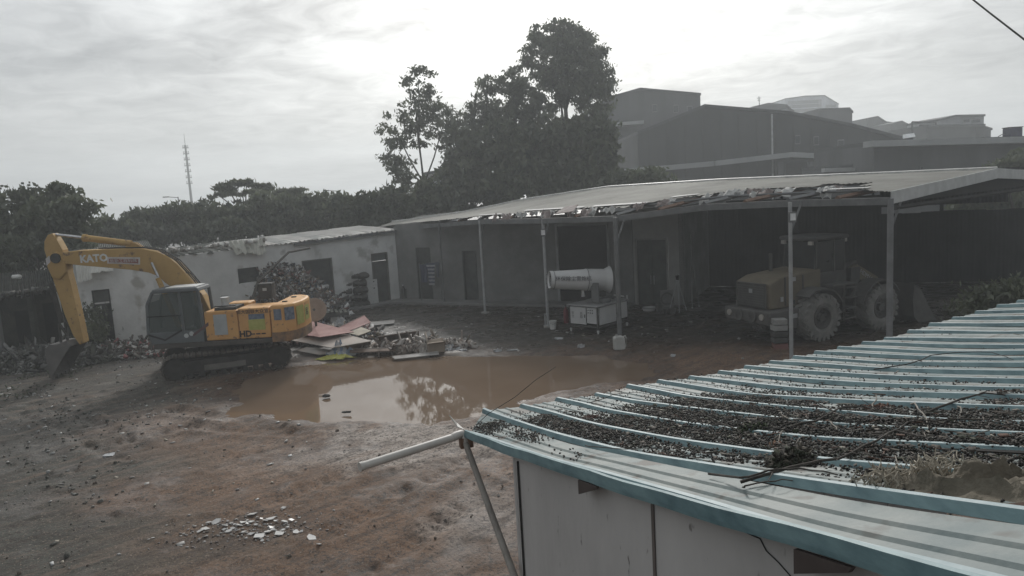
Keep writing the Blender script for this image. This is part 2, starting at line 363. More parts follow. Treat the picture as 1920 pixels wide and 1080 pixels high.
# soil: R wet, G grey gravel, B pale silt
wet = np.maximum(sm(22.5, 26.5, GY + nzz * 5 + .16 * GX), sm(1.2, -.2, pdd + nz2 * 1.4)) * .95
wet = np.maximum(wet, sm(.01, .10, nzz + .5 * nz2) * .5)
grey = np.maximum(sm(-6.0, -9.5, GX + nzz * 6 + (GY - 15) * .35), sm(23.5, 28, GY + nz2 * 3 + .12 * GX)); grey = np.maximum(grey, sm(14, 20, GX))
sc_ = G(760, 835).xy; silt = sm(1.1, .35, np.hypot((GX - sc_[0]) / 3.3, (GY - sc_[1]) / 2.2) + nz2 * 1.5 + nzz * .6)
s2 = G(900, 960).xy; silt = np.maximum(silt, .8 * sm(1., 0., np.hypot((GX - s2[0]) / 1.6, (GY - s2[1]) / 2.5) + nz2 * 1.6)); 
s3 = G(330, 790).xy; silt = np.maximum(silt, .35 * sm(1., 0., np.hypot((GX - s3[0]) / 2.5, (GY - s3[1]) / 1.5) + nz2 * 2))
ca = ground.data.color_attributes.new('soil', 'FLOAT_COLOR', 'POINT')
ca.data.foreach_set('color', np.stack([wet, grey * (1 - silt), np.clip(silt, 0, 1), np.ones_like(wet)], -1).astype(np.float32).ravel())
def gz(x, y): return float(ground_h(np.array([float(x)]), np.array([float(y)]))[0])
# puddle water
mw_ = bpy.data.materials.new('muddy_water'); mw_.use_nodes = True; t_ = mw_.node_tree; b_ = t_.nodes['Principled BSDF']
tcw = N(t_, 'ShaderNodeNewGeometry'); now = N(t_, 'ShaderNodeTexNoise', i_Scale=.8, i_Detail=4.0); t_.links.new(tcw.outputs['Position'], now.inputs[0])
crw = N(t_, 'ShaderNodeValToRGB'); L(t_, now, crw); crw.color_ramp.elements[0].color = (.150, .105, .072, 1); crw.color_ramp.elements[1].color = (.20, .145, .103, 1); L(t_, crw, b_, 0, 'Base Color')
b_.inputs['Roughness'].default_value = .03; b_.inputs['IOR'].default_value = 1.33
nw2 = N(t_, 'ShaderNodeTexNoise', i_Scale=3.0, i_Detail=2.0); t_.links.new(tcw.outputs['Position'], nw2.inputs[0]); bw = N(t_, 'ShaderNodeBump', i_Strength=.02, i_Distance=.02); L(t_, nw2, bw, 0, 'Height'); L(t_, bw, b_, 0, 'Normal')
pc = sum((Vector(p) for p in PUD), Vector((0, 0))) / len(PUD)
mb = MB(); rim = [pc + (Vector(p) - pc) * 1.22 for p in PUD]
mb.add([(p.x, p.y, -.052) for p in rim], [tuple(range(len(rim)))])
pud = mb.build('water', mw_); pud['kind'] = 'structure'
if pud.data.polygons[0].normal.z < 0: pud.data.flip_normals()
# ------------------------------------------------------------------ walls with openings
def wall_mesh(mb, a, b, h0, h1, th, ops, back=1, zb=0.0):
    """vertical wall from a to b (plan), openings (s0,s1,z0,z1); thickness goes to the left of a->b when back=1"""
    a, b = Vector(a[:2]), Vector(b[:2]); Lw = (b - a).length; d = (b - a) / Lw; n = Vector((-d.y, d.x)) * back
    def seg(s0, s1, z0, z1a, z1b):
        if s1 - s0 < .005 or z1a - z0 < .005: return
        p0, p1 = a + d * s0, a + d * s1; q0, q1 = p0 + n * th, p1 + n * th
        mb.hexa([(p0.x, p0.y, z0), (p1.x, p1.y, z0), (q1.x, q1.y, z0), (q0.x, q0.y, z0), (p0.x, p0.y, z1a), (p1.x, p1.y, z1b), (q1.x, q1.y, z1b), (q0.x, q0.y, z1a)])
    hz = lambda s: h0 + (h1 - h0) * s / Lw
    s = 0.0
    for (s0, s1, z0, z1) in sorted(ops):
        seg(s, s0, zb, hz(s), hz(s0)); seg(s0, s1, z1, hz(s0), hz(s1))
        if z0 > zb: seg(s0, s1, zb, z0, z0)
        s = s1
    seg(s, Lw, zb, hz(s), hz(Lw)); return mb
def op_px(a, b, x0, x1, yt, yb=None, z0=0.0):
    pa, pb = P(x0, yt, a, b), P(x1, yt, a, b); A2 = Vector(a[:2])
    s0, s1 = (pa.xy - A2).length, (pb.xy - A2).length
    z1 = (pa.z + pb.z) / 2
    if yb is not None: z0 = P((x0 + x1) / 2, yb, a, b).z
    return (min(s0, s1), max(s0, s1), z0, z1)
def in_op(mb, a, b, op, depth, th, grow=0.0, back=1):
    a, b = Vector(a[:2]), Vector(b[:2]); d = (b - a).normalized(); n = Vector((-d.y, d.x)) * back
    p0, p1 = a + d * (op[0] - grow), a + d * (op[1] + grow); p0 = p0 + n * depth; p1 = p1 + n * depth; q0, q1 = p0 + n * th, p1 + n * th
    z0, z1 = op[2], op[3]
    return mb.hexa([(p0.x, p0.y, z0), (p1.x, p1.y, z0), (q1.x, q1.y, z0), (q0.x, q0.y, z0), (p0.x, p0.y, z1), (p1.x, p1.y, z1), (q1.x, q1.y, z1), (q0.x, q0.y, z1)])
def frame_op(mb, a, b, op, w=.07, proud=.02):
    s0, s1, z0, z1 = op
    for o in ((s0, s0 + w, z0, z1 - w), (s1 - w, s1, z0, z1 - w), (s0, s1, z1 - w, z1)): in_op(mb, a, b, o, -proud, .09)
def sheet_mesh(p00, p10, p01, p11, n=8, amp=.02, rows=6, th=.006, edge=0.0, sag=0.0):
    """corrugated sheet; p00->p10 across (eave), p00->p01 up the slope"""
    p00, p10, p01, p11 = map(Vector, (p00, p10, p01, p11)); mb = MB(); nrm = (p10 - p00).cross(p01 - p00).normalized()
    if nrm.z < 0: nrm = -nrm
    cols = n * 2
    e0 = [random.uniform(0, edge) for _ in range(cols + 1)]
    for r in range(rows + 1):
        for c in range(cols + 1):
            u = c / cols; v = r / rows; v = v + e0[c] * (1 - v)
            p = (p00 * (1 - u) + p10 * u) * (1 - v) + (p01 * (1 - u) + p11 * u) * v
            p = p + nrm * (amp if c % 2 else -amp) + Vector((0, 0, -sag * (1 - v) ** 3 * (1 + .5 * math.sin(c * 1.7))))
            mb.v.append(tuple(p))
    w = cols + 1
    mb.f = [(r * w + c, r * w + c + 1, (r + 1) * w + c + 1, (r + 1) * w + c) for r in range(rows) for c in range(cols)]; mb.m = [0] * len(mb.f)
    return mb

WA, WB, WC, WD, WE = G(120, 660).xy, G(300, 636).xy, Vector((-6.1, 40.1)), Vector((5.62, 34.1)), Vector((7.72, 33.1))

# ------------------------------------------------------------------ white house, left
h = thing('white_house', 'small white plastered house with dark open doorway behind the excavator arm', 'house', (*WA, 0)); HL = h.matrix_basis.translation
def loc(mb, o): 
    mb.v = [tuple(Vector(v) - Vector(o)) for v in mb.v]; return mb
opA = op_px(WA, WB, 171, 205, 543)
loc(wall_mesh(MB(), WA, WB, 3.65, 3.65, .2, [opA]), (*WA, 0)).build('wall', white_wall, h)
dA = (WB - WA).normalized(); nA = Vector((-dA.y, dA.x))
mb = MB(); wall_mesh(mb, WB + nA * .2, WB + nA * 5, 3.65, 4.1, .2, [], -1); loc(mb, (*WA, 0)).build('side_wall', white_wall, h)
o_ = (opA[0], opA[1] - .02, 0.0, opA[3])
loc(in_op(MB(), WA, WB, (opA[0], opA[1], 0, opA[3] - .62), .12, .04), (*WA, 0)).build('door', dark_door, h)
loc(in_op(MB(), WA, WB, (opA[0], opA[1], opA[3] - .55, opA[3] - .03), .13, .02), (*WA, 0)).build('transom', M('dusty_glass', (.10, .11, .11), .3), h)
mb = MB(); frame_op(mb, WA, WB, opA, .06); loc(mb, (*WA, 0)).build('door_frame', dark_door, h)
mb = MB(); in_op(mb, WA, WB, (opA[0] + .1, opA[0] + .3, 1.45, 1.75), .09, .02); loc(mb, (*WA, 0)).build('notice', M('paper', (.4, .41, .4)), h)
k = 7; Lh = (WB - WA).length + .2
for i in range(k):
    s0, s1 = i * Lh / k, (i + 1) * Lh / k + .05
    a0, a1 = WA + dA * s0 - nA * .25, WA + dA * s1 - nA * .25; b0, b1 = a0 + nA * 5.4, a1 + nA * 5.4; zo = .01 * (i % 2)
    loc(sheet_mesh((*a0, 3.66 + zo), (*a1, 3.66 + zo), (*b0, 4.15 + zo), (*b1, 4.15 + zo), edge=.08), (*WA, 0)).build('roof_sheet', M('mossy_sheet', (.05, .055, .045), .9, col2=(.13, .135, .12), scale=1.5), h)
for (x0, x1, yt, yb, sk) in ((140, 174, 489, 531, 6), (172, 213, 488, 512, -2)):
    q = WA - nA * .12, WB - nA * .12
    p = [P(x0, yt, *q), P(x1, yt - 3, *q), P(x1 - 1, yb - 8 if sk > 0 else yb - 4, *q), P(x0 + sk, yb, *q)]
    off = Vector((*(-nA), 0)) * .25
    loc(sheet_mesh(p[3] + off, p[2] + off, p[0], p[1], n=5, edge=.12), (*WA, 0)).build('torn_sheet', M('white_sheet', (.5, .5, .47), .6, col2=(.66, .66, .62), scale=2), h)

# ------------------------------------------------------------------ long row house
h = thing('row_house', 'long grey plastered row house with three dark doors and patched sheet roof', 'house', (*WB, 0)); O3 = (*WB, 0)
ops = {'window': op_px(WB, WC, 445, 484, 502, 530), 'garage': op_px(WB, WC, 565, 622, 486), 'door': op_px(WB, WC, 695, 726, 474)}
loc(wall_mesh(MB(), WB, WC, 3.5, 3.85, .22, list(ops.values())), O3).build('wall', grey_wall, h)
mb = MB(); w_ = ops['window']; in_op(mb, WB, WC, w_, .14, .03); wn = loc(mb, O3).build('window', dark_door, h)
mb = MB(); frame_op(mb, WB, WC, w_, .06, .015); loc(mb, O3).build('window_frame', dark_door, wn)
for nm in ('garage', 'door'):
    o_ = ops[nm]; mb = MB(); in_op(mb, WB, WC, (o_[0], o_[1], 0, o_[3] - (.45 if nm == 'door' else 0)), .13, .05); d_ = loc(mb, O3).build('door', dark_door, h)
    mb = MB(); frame_op(mb, WB, WC, o_, .06, .02); loc(mb, O3).build('door_frame', M('door_frame_paint', (.12, .12, .11), .7), d_)
    if nm == 'door': mb = MB(); in_op(mb, WB, WC, (o_[0], o_[1], o_[3] - .42, o_[3] - .05), .14, .02); loc(mb, O3).build('transom', MATS['dusty_glass'], d_)
dB = (WC - WB).normalized(); nB = Vector((-dB.y, dB.x)); Lr = (WC - WB).length
k = 13
for i in range(k):
    s0, s1 = i * Lr / k, (i + 1) * Lr / k + .06; ov = .25 + .12 * random.random()
    z0 = 3.55 + .35 * i / k; zo = .012 * (i % 2) + random.uniform(0, .02)
    a0, a1 = WB + dB * s0 - nB * ov, WB + dB * s1 - nB * ov; b0, b1 = a0 + nB * 4.2, a1 + nB * 4.2
    mt = MATS['mossy_sheet'] if i < 4 else [zinc, M('pale_sheet', (.45, .43, .40), .55, .1, col2=(.6, .58, .54), scale=1)][i % 2 if i < 9 else 1]
    loc(sheet_mesh((*a0, z0 + zo), (*a1, z0 + zo + .03), (*b0, z0 + .12 + zo), (*b1, z0 + .15 + zo), edge=.06 if i > 4 else .12, sag=.08), O3).build('roof_sheet', mt, h)
q = (WB - nB * .35, WC - nB * .35)
p = [P(435, 452, *q), P(505, 449, *q), P(500, 478, *q), P(446, 481, *q)]
loc(sheet_mesh(p[3] + Vector((0, 0, 0)), p[2], p[0] + Vector((*nB, 0)) * .5, p[1] + Vector((*nB, 0)) * .5, n=7, edge=.25, amp=.035), O3).build('torn_sheet', M('grimy_white_sheet', (.33, .33, .29), .6, col2=(.5, .5, .45), scale=2), h)
mb = MB(); e0, e1 = WB + dB * 6.5 - nB * .2, WC - nB * .2
mb.slab([(*e0, 3.62), (*e1, 3.8), (*(e1 + nB * .1), 3.8), (*(e0 + nB * .1), 3.62)], .12); loc(mb, O3).build('eave_beam', steel, h)
# rubbish lying on its roof: bricks and scraps
n = 60; s = RNG.uniform(.3, 5.2, n); pos = np.array([[*(WB + dB * a - nB * RNG.uniform(-.5, .12)), 3.72 + .35 * a / Lr + RNG.uniform(0, .06)] for a in s])
tag(chips('roof_litter', pos, RNG.uniform(.06, .22, (n, 3)), multimat('litter_pale', [(.45, .44, .42), (.3, .29, .27), (.55, .55, .53), (.2, .19, .17)]), zrot(n)), 'pale broken scraps along the row house eave', 'rubble', kind='stuff')

# ------------------------------------------------------------------ workshop wall under the canopy
h = thing('workshop', 'grey workshop building under the big canopy with a wide dark opening', 'building', (*WC, 0)); O3 = (*WC, 0)
o1 = op_px(WC, WD, 779, 806, 464); o2 = op_px(WC, WD, 1040, 1141, 418); o3 = op_px(WC, WD, 866, 892, 470)
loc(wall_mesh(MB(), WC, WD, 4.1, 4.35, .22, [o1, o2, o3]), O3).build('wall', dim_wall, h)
for o_ in (o1, o3):
    mb = MB(); in_op(mb, WC, WD, (o_[0], o_[1], 0, o_[3]), .13, .05); d_ = loc(mb, O3).build('door', dark_door, h)
    mb = MB(); frame_op(mb, WC, WD, o_, .06); loc(mb, O3).build('door_frame', dark_door, d_)
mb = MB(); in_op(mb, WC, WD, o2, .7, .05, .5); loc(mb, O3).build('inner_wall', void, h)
mb = MB(); frame_op(mb, WC, WD, o2, .12, .03); loc(mb, O3).build('opening_frame', M('lintel_grey', (.24, .25, .25)), h)
h = thing('store_room', 'lighter plastered store room with tall dark double door beside the fog cannon', 'building', (*WD, 0)); O3 = (*WD, 0)
o4 = op_px(WD, WE, 1190, 1251, 447); dD = (WE - WD).normalized(); nD = Vector((-dD.y, dD.x))
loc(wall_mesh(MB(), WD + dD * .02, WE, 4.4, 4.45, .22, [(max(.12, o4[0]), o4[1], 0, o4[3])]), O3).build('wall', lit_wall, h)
om = (o4[0] + o4[1]) / 2; o4 = (max(.12, o4[0]), o4[1], 0, o4[3])
for a_, b_2 in ((o4[0] + .06, om - .006), (om + .006, o4[1] - .06)):
    mb = MB(); in_op(mb, WD, WE, (a_, b_2, 0.02, o4[3] - .08), .1, .05); d_ = loc(mb, O3).build('door', dark_door, h)
    sx = (b_2 - .08, b_2 - .05) if b_2 < om + .01 else (a_ + .05, a_ + .08)
    mb = MB(); in_op(mb, WD, WE, (*sx, .95, 1.35), .05, .04); loc(mb, O3).build('handle', pale_steel, d_)
mb = MB(); frame_op(mb, WD, WE, o4, .07); loc(mb, O3).build('door_frame', M('door_frame_grey', (.2, .2, .19)), h)
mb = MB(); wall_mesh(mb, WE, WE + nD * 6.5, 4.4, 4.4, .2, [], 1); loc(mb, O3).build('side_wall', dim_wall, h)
# back wall of the loader bay, dark sheets one by one
BA = WE + nD * 6.0; BB = Vector((27.5, 33.5)); db = (BB - BA).normalized(); Lb = (BB - BA).length
bay = thing('bay_wall', 'dark sheet metal wall closing the back of the loader bay', 'wall', (*BA, 0))
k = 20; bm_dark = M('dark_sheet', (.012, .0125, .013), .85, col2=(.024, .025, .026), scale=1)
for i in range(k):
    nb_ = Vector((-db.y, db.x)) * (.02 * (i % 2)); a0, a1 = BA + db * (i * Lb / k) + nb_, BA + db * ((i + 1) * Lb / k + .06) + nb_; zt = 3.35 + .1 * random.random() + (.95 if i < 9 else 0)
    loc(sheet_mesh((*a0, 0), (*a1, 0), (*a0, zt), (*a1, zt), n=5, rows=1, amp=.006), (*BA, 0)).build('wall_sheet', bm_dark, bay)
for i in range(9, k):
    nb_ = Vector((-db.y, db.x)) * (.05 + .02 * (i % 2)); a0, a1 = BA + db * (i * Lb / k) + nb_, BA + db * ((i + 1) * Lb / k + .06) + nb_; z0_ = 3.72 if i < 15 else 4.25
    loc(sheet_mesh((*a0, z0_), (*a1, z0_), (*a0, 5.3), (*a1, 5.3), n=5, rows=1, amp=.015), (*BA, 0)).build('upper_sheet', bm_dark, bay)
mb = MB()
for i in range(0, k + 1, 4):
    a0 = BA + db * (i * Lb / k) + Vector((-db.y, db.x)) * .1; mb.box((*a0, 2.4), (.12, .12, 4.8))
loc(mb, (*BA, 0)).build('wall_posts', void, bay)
# raised pavement along the houses
pv = MB(); nC = Vector((-(WD - WC).y, (WD - WC).x)).normalized()
c0 = WB + dB * 7.2; pts = [c0, WC, WD + dD * .0, WD - nC * 1.0, WC - nC * 1.15 - nB * .2, c0 - nB * 1.1]
pv.add([(p.x, p.y, -.05) for p in pts] + [(p.x, p.y, .11) for p in pts], [(6, 11, 10, 9, 8, 7)] + [(i, i + 6, (i + 1) % 6 + 6, (i + 1) % 6) for i in range(6)])
o = pv.build('pavement', dark_conc); o['kind'] = 'structure'

# ------------------------------------------------------------------ big canopy shed
EAVE = [Y(700, 429, 43.6), Y(745, 421, 41.2), Y(825, 414, 37.9), Y(898, 407, 34.3), Y(1012, 404, 30.0), Y(1155, 398, 25.7), Y(1320, 376, 24.2), Y(1478, 368, 22.6), Y(1670, 362, 20.6)]
RIDG = [Y(735, 417, 47.5), Y(770, 413, 47), Y(868, 399, 45), Y(985, 375, 42.5), Y(1140, 352, 39.5), Y(1350, 339, 34.5), Y(1500, 333, 32), Y(1680, 326, 29.2), Y(1870, 318, 26.5)]
CT = thing('canopy_shed', 'large open steel canopy with pale sheet roof and torn ragged front edge', 'shed', (*EAVE[4].xy, 0)); CO = (*EAVE[4].xy, 0)
def pl(pts, t):
    t = max(0, min(len(pts) - 1.0001, t)); i = int(t); return pts[i].lerp(pts[i + 1], t - i)
def torn(t):   # how far up the slope the sheet's lower edge has gone
    tab = [(0, 0), (2.6, 0), (3.3, .04), (4.0, .10), (4.8, .12), (5.4, .30), (6.0, .34), (6.6, .40), (7.0, .46), (7.3, .30), (7.7, .08), (8, 0)]
    for (a, b), (c, d) in zip(tab, tab[1:]):
        if a <= t <= c: return b + (d - b) * (t - a) / (c - a)
    return 0
k = 44
for i in range(k):
    t0, t1 = 8 * i / k, 8 * (i + 1) / k + .02
    ragged = 4.0 < t0 < 7.4
    f0, f1 = torn(t0), torn(t1)
    if ragged: f0 += random.uniform(-.03, .05); f1 = f0 + random.uniform(-.03, .03)
    f0, f1 = max(-.02, f0), max(-.02, f1); zo = Vector((0, 0, .012 * (i % 2) + .02))
    a0, a1, b0, b1 = pl(EAVE, t0), pl(EAVE, t1), pl(RIDG, t0), pl(RIDG, t1)
    loc(sheet_mesh(a0.lerp(b0, f0) + zo, a1.lerp(b1, f1) + zo, b0 + zo, b1 + zo, n=4, amp=.012, edge=.05 if ragged else .015), CO).build('roof_sheet', canopy, CT)
    c0, c1 = b0 + (b0 - a0) * .95, b1 + (b1 - a1) * .95; c0.z = a0.z + .1; c1.z = a1.z + .1
    loc(sheet_mesh(b0 + zo, b1 + zo, c0 + zo, c1 + zo, n=2, amp=.012, rows=2), CO).build('roof_sheet', canopy, CT)
mb = MB()   # ridge cap
for i in range(k): t0, t1 = 8 * i / k, 8 * (i + 1) / k; a, b = pl(RIDG, t0), pl(RIDG, t1); mb.tube([a + Vector((0, 0, .05)), b + Vector((0, 0, .05))], .06, 5)
loc(mb, CO).build('ridge_cap', M('ridge_highlight', (.5, .5, .48), .5), CT)  # pale cap colour carries the painted highlight along the ridge
for i in range(8):   # eave beams and rafters, one object each
    a, b = EAVE[i] - Vector((0, 0, .22)), EAVE[i + 1] - Vector((0, 0, .22))
    d = (b - a).normalized(); w = Vector((-d.y, d.x, 0)).normalized() * .05
    mb = MB(); mb.hexa([a - w - Vector((0, 0, .1)), b - w - Vector((0, 0, .1)), b + w - Vector((0, 0, .1)), a + w - Vector((0, 0, .1)), a - w + Vector((0, 0, .1)), b - w + Vector((0, 0, .1)), b + w + Vector((0, 0, .1)), a + w + Vector((0, 0, .1))])
    loc(mb, CO).build('eave_beam', steel, CT)
for t in np.arange(1, 7.6, .5):
    a, b = pl(EAVE, t) - Vector((0, 0, .1)), pl(RIDG, t) - Vector((0, 0, .14)); mb = MB(); mb.tube([a, b], .07, 4)
    c = b + (b - a) * .95; c.z = a.z; mb.tube([b, c], .07, 4); loc(mb, CO).build('rafter', rust if t % 1 else steel, CT)
for f in (.2, .4, .6, .8):
    mb = MB(); pts = [pl(EAVE, t).lerp(pl(RIDG, t), f) - Vector((0, 0, .05)) for t in np.arange(0, 8.01, .5)]; mb.tube(pts, .04, 4); loc(mb, CO).build('purlin', steel, CT)
POSTS = [(833, 570, 2), (910, 587, 3), (1028, 613, 4), (1163, 650, 5), (1484, 680, 7), (None, None, 8)]
for j, (px, py, ei) in enumerate(POSTS):
    e = EAVE[ei]; b = G(px, py) if px else Vector((e.x, e.y, 0)); b.z = -.05
    if px: tpt = Vector((b.x, b.y, 0)); top = Vector((b.x, b.y, e.z - .15))
    else: top = Vector((e.x, e.y, e.z - .15))
    mb = MB(); r = .06 if j not in (3, 5) else .085
    mb.cyl(b, top, r, r * .95, 10); po = loc(mb, CO).build('post', [pale_steel, steel][0 if j in (1, 2, 4) else 1] if j != 5 else M('post_grey', (.17, .175, .178), .65), CT, smooth=40)
    mb = MB(); mb.box((b.x, b.y, .03), (.36, .36, .05)); loc(mb, CO).build('base_plate', concrete, po)
    mb = MB(); bd = (RIDG[ei] - e).normalized()
    mb.tube([top - Vector((0, 0, .9)), top + Vector((bd.x, bd.y, 0)) * .8], .035, 4); loc(mb, CO).build('brace', steel, po)
# back posts
for t in (4.6, 6.2, 8):
    c = pl(RIDG, t) + (pl(RIDG, t) - pl(EAVE, t)) * .9; mb = MB(); mb.cyl((c.x, c.y, -.02), (c.x, c.y, pl(EAVE, t).z), .09); loc(mb, CO).build('post', steel, CT)
# gable rake boards + tie beam + trim sheet
a, b = EAVE[8], RIDG[8]; c = b + (b - a) * .95; c.z = a.z
for p, q in ((a, b), (b, c)):
    dn = Vector((0, 0, .30)); o_ = Vector((.05, -.02, 0)); mb = MB(); w = Vector((.03, -.02, 0))
    mb.hexa([p - dn, q - dn, q - dn + w, p - dn + w, p + Vector((0, 0, .05)), q + Vector((0, 0, .05)), q + w + Vector((0, 0, .05)), p + w + Vector((0, 0, .05))]); loc(mb, CO).build('rake_board', M('white_trim', (.42, .43, .42), .6, col2=(.55, .56, .55)), CT)
mb = MB(); dn = Vector((0, 0, -.42)); mb.tube([a + dn, c + dn], .06, 4); 
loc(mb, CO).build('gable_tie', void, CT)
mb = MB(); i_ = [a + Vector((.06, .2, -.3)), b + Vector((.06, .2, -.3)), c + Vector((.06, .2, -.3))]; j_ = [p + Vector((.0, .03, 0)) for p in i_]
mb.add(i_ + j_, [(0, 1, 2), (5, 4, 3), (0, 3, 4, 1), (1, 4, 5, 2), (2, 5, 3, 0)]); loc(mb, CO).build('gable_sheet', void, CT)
# torn tarpaulin scraps hanging along the front edge
scr = M('torn_tarp', (.25, .25, .24), .7, col2=(.5, .5, .48), scale=2)
for i in range(34):
    t = random.uniform(3.0, 7.3); f = torn(t) * random.uniform(.5, 1.0); p = pl(EAVE, t).lerp(pl(RIDG, t), f) + Vector((0, 0, .05))
    d = (pl(EAVE, t + .05) - pl(EAVE, t)).normalized(); up = (pl(RIDG, t) - pl(EAVE, t)).normalized(); w, l = random.uniform(.2, .7), random.uniform(.25, .8)
    mb = MB(); nn = 4
    for r in range(nn + 1):
        for c_ in range(nn + 1):
            u, v = c_ / nn - .5, r / nn
            q = p + d * (u * w * (1 - .3 * v * random.random())) - up * (v * l * .6) + Vector((0, 0, random.uniform(-.03, .05) - .35 * l * v * v + .06 * math.sin(u * 9 + i)))
            mb.v.append(tuple(q))
    mb.f = [(r * 5 + c_, r * 5 + c_ + 1, r * 5 + c_ + 6, r * 5 + c_ + 5) for r in range(nn) for c_ in range(nn)]; mb.m = [0] * 16
    loc(mb, CO).build('tarp_scrap', scr if i % 3 else M('rusty_scrap', (.13, .10, .09), .8, col2=(.25, .21, .2)), CT)
for (t0, t1, f_) in ((2.95, 3.35, .02), (3.6, 4.4, .13), (4.5, 5.1, .15), (5.2, 5.5, .3), (7.2, 7.6, .14)):   # added pale strips that paint the highlights along the sheet edges
    mb = MB(); q = [pl(EAVE, t).lerp(pl(RIDG, t), f_ + d__) + Vector((0, 0, .07)) for t, d__ in ((t0, 0), (t1, .01), (t1, .05), (t0, .045))]; mb.slab(q, .01); loc(mb, CO).build('highlight_strip', M('highlight_pale', (.36, .36, .35), .7), CT)
# bent sheet that sticks up (1075,390)
p = Y(1040, 401, 28.2); mb = MB(); q = [p, Y(1075, 396, 27.6), Y(1084, 383, 28.4), Y(1058, 388, 29)]
mb.slab(q, .02); loc(mb, CO).build('bent_sheet', MATS['rusty_scrap'], CT)
# light boxes on two posts
for lab, px, py, y_, lx in (('white lamp box on the slim post left of the fog cannon', 1018, 436, 29.7, 4), ('white lamp box on the post in front of the loader', 1484, 407, 21.45, 7)):
    p = Y(px, py, y_); t_o = thing('flood_lamp', lab, 'lamp', p - Vector((0, 0, .15)), group='lamps on the canopy posts')
    mb = MB(); mb.box((0, -.06, .15), (.20, .10, .30)); ho = mb.build('housing', steel, t_o, bevel=.01)
    mb = MB(); mb.box((0, -.116, .16), (.15, .01, .2)); mb.build('lens', M('lamp_glass', (.75, .76, .76), .2), ho)
    mb = MB(); mb.box((0, .03, .15), (.06, .1, .06)); mb.build('bracket', steel, t_o)

# ------------------------------------------------------------------ near shed with blue ribbed roof
AX, AY, AZ, RS, RSL, Q1, Q2, Q3, K0, Q4, ZE = -.7774, 9.3274, .3096, .471, .1603, .0079, .0671, -.0028, .0358, -.0045, 2.66
RD = Vector((math.cos(AZ), math.sin(AZ))); RE = Vector((RD.y, -RD.x))
_RK = [0, 1, 2, 3, 4, 5, 6, 7, 8, 13, 15, 17, 20, 24]
_C0 = [2.613, 2.738, 2.766, 2.802, 2.827, 2.885, 2.882, 2.875, 2.89, 2.94, 2.98, 3.10, 3.26, 3.38]
_C1 = [.204, .157, .154, .147, .149, .125, .125, .138, .135, .135, .135, .135, .13, .13]
_C2 = [.003, .009, .009, .010, .009, .011, .012, .010, .010, .010, .010, .010, .010, .010]
_VS = [.46, -.62, -.29, -.15, .10, .12, .13, .14, .15, -.18, -.2, -.2, -.2, -.2]
def rib_k(u): return np.where(np.asarray(u) < RS * (1 + K0), np.asarray(u) / (RS * (1 + K0)), np.asarray(u) / RS - K0)
def roof_z(u, v):
    k = rib_k(u); v = np.asarray(v); kk = np.clip(k, 0, 24)
    return np.interp(kk, _RK, _C2) * v * v + np.interp(kk, _RK, _C1) * v + np.interp(kk, _RK, _C0) - .055
def eave_v(u): return float(np.interp(np.clip(rib_k(u), 0, 24), _RK, _VS))
def roof_p(u, v, w=0.0):
    xy = Vector((AX, AY)) + RD * u + RE * v
    return Vector((xy.x, xy.y, float(roof_z(u, v)) + w))
SH = thing('blue_roof_shed', 'near shed with blue ribbed metal roof covered in dark berries', 'shed', (AX, AY, 0)); SO = (AX, AY, 0)
rib_paint = M('blue_rib_paint', (.06, .125, .145), .55, .0, scale=2.6, col2=(.16, .26, .275), stretch=(1, 1, 3), bump=.05, spec=.5, fac=(.3, .62))
pan_paint = M('dusty_blue_pan', (.075, .12, .125), .62, .0, scale=1.7, col2=(.20, .225, .213), bump=.15, bscale=12, fac=(.32, .62), spec=.45, speck=(3.1, .56, (.075, .073, .062)))
VMAX = 7.6
rib_top_lit = M('rib_top_highlight', (.17, .25, .27), .55, scale=3, col2=(.33, .40, .41), stretch=(1, 1, 3), spec=.5)  # paler rib tops: the highlight on their edges is put into the colour
def roof_panel(k):
    u0 = (k + (K0 if k > 0 else 0)) * RS; u1 = (k + 1 + K0) * RS
    prof = [(u0 - .04, 0, 0), (u0 - .015, .044, 0), (u0 + .015, .044, 0), (u0 + .04, 0, 0)]
    pw = u1 - .045 - (u0 + .045)
    for q in (.30, .62): prof += [(u0 + .045 + pw * q - .03, .0, 1), (u0 + .045 + pw * q - .012, .013, 1), (u0 + .045 + pw * q + .012, .013, 1), (u0 + .045 + pw * q + .03, 0, 1)]
    prof += [(u1 - .052, 0, 1)]
    ms = [0, 2, 0] + [1] * (len(prof) - 4)
    mb = MB(); nv = 40; npf = len(prof); v_off = random.uniform(-.05, .04)
    ph = random.uniform(0, 6)
    for j in range(nv + 1):
        v = VMAX * j / nv
        dent = .005 * math.sin(v * 1.3 + ph) - .010 * abs(math.sin(v * .9 + ph)) ** 6 + (-.015 * math.exp(-(v / .5) ** 2))
        for (u, w, m_) in prof: vs_ = eave_v(u) + v_off * .6; mb.v.append(tuple(roof_p(u, vs_ + (VMAX - vs_) * j / nv, w + dent) - Vector(SO)))
    for j in range(nv):
        for i in range(npf - 1): mb.f.append((j * npf + i, j * npf + i + 1, (j + 1) * npf + i + 1, (j + 1) * npf + i)); mb.m.append(ms[i])
    o = mb.build('roof_panel', [rib_paint, pan_paint, rib_top_lit], SH)
    so_ = o.modifiers.new('thick', 'SOLIDIFY'); so_.thickness = .006; so_.offset = -1
    return o
for k in range(23): roof_panel(k)
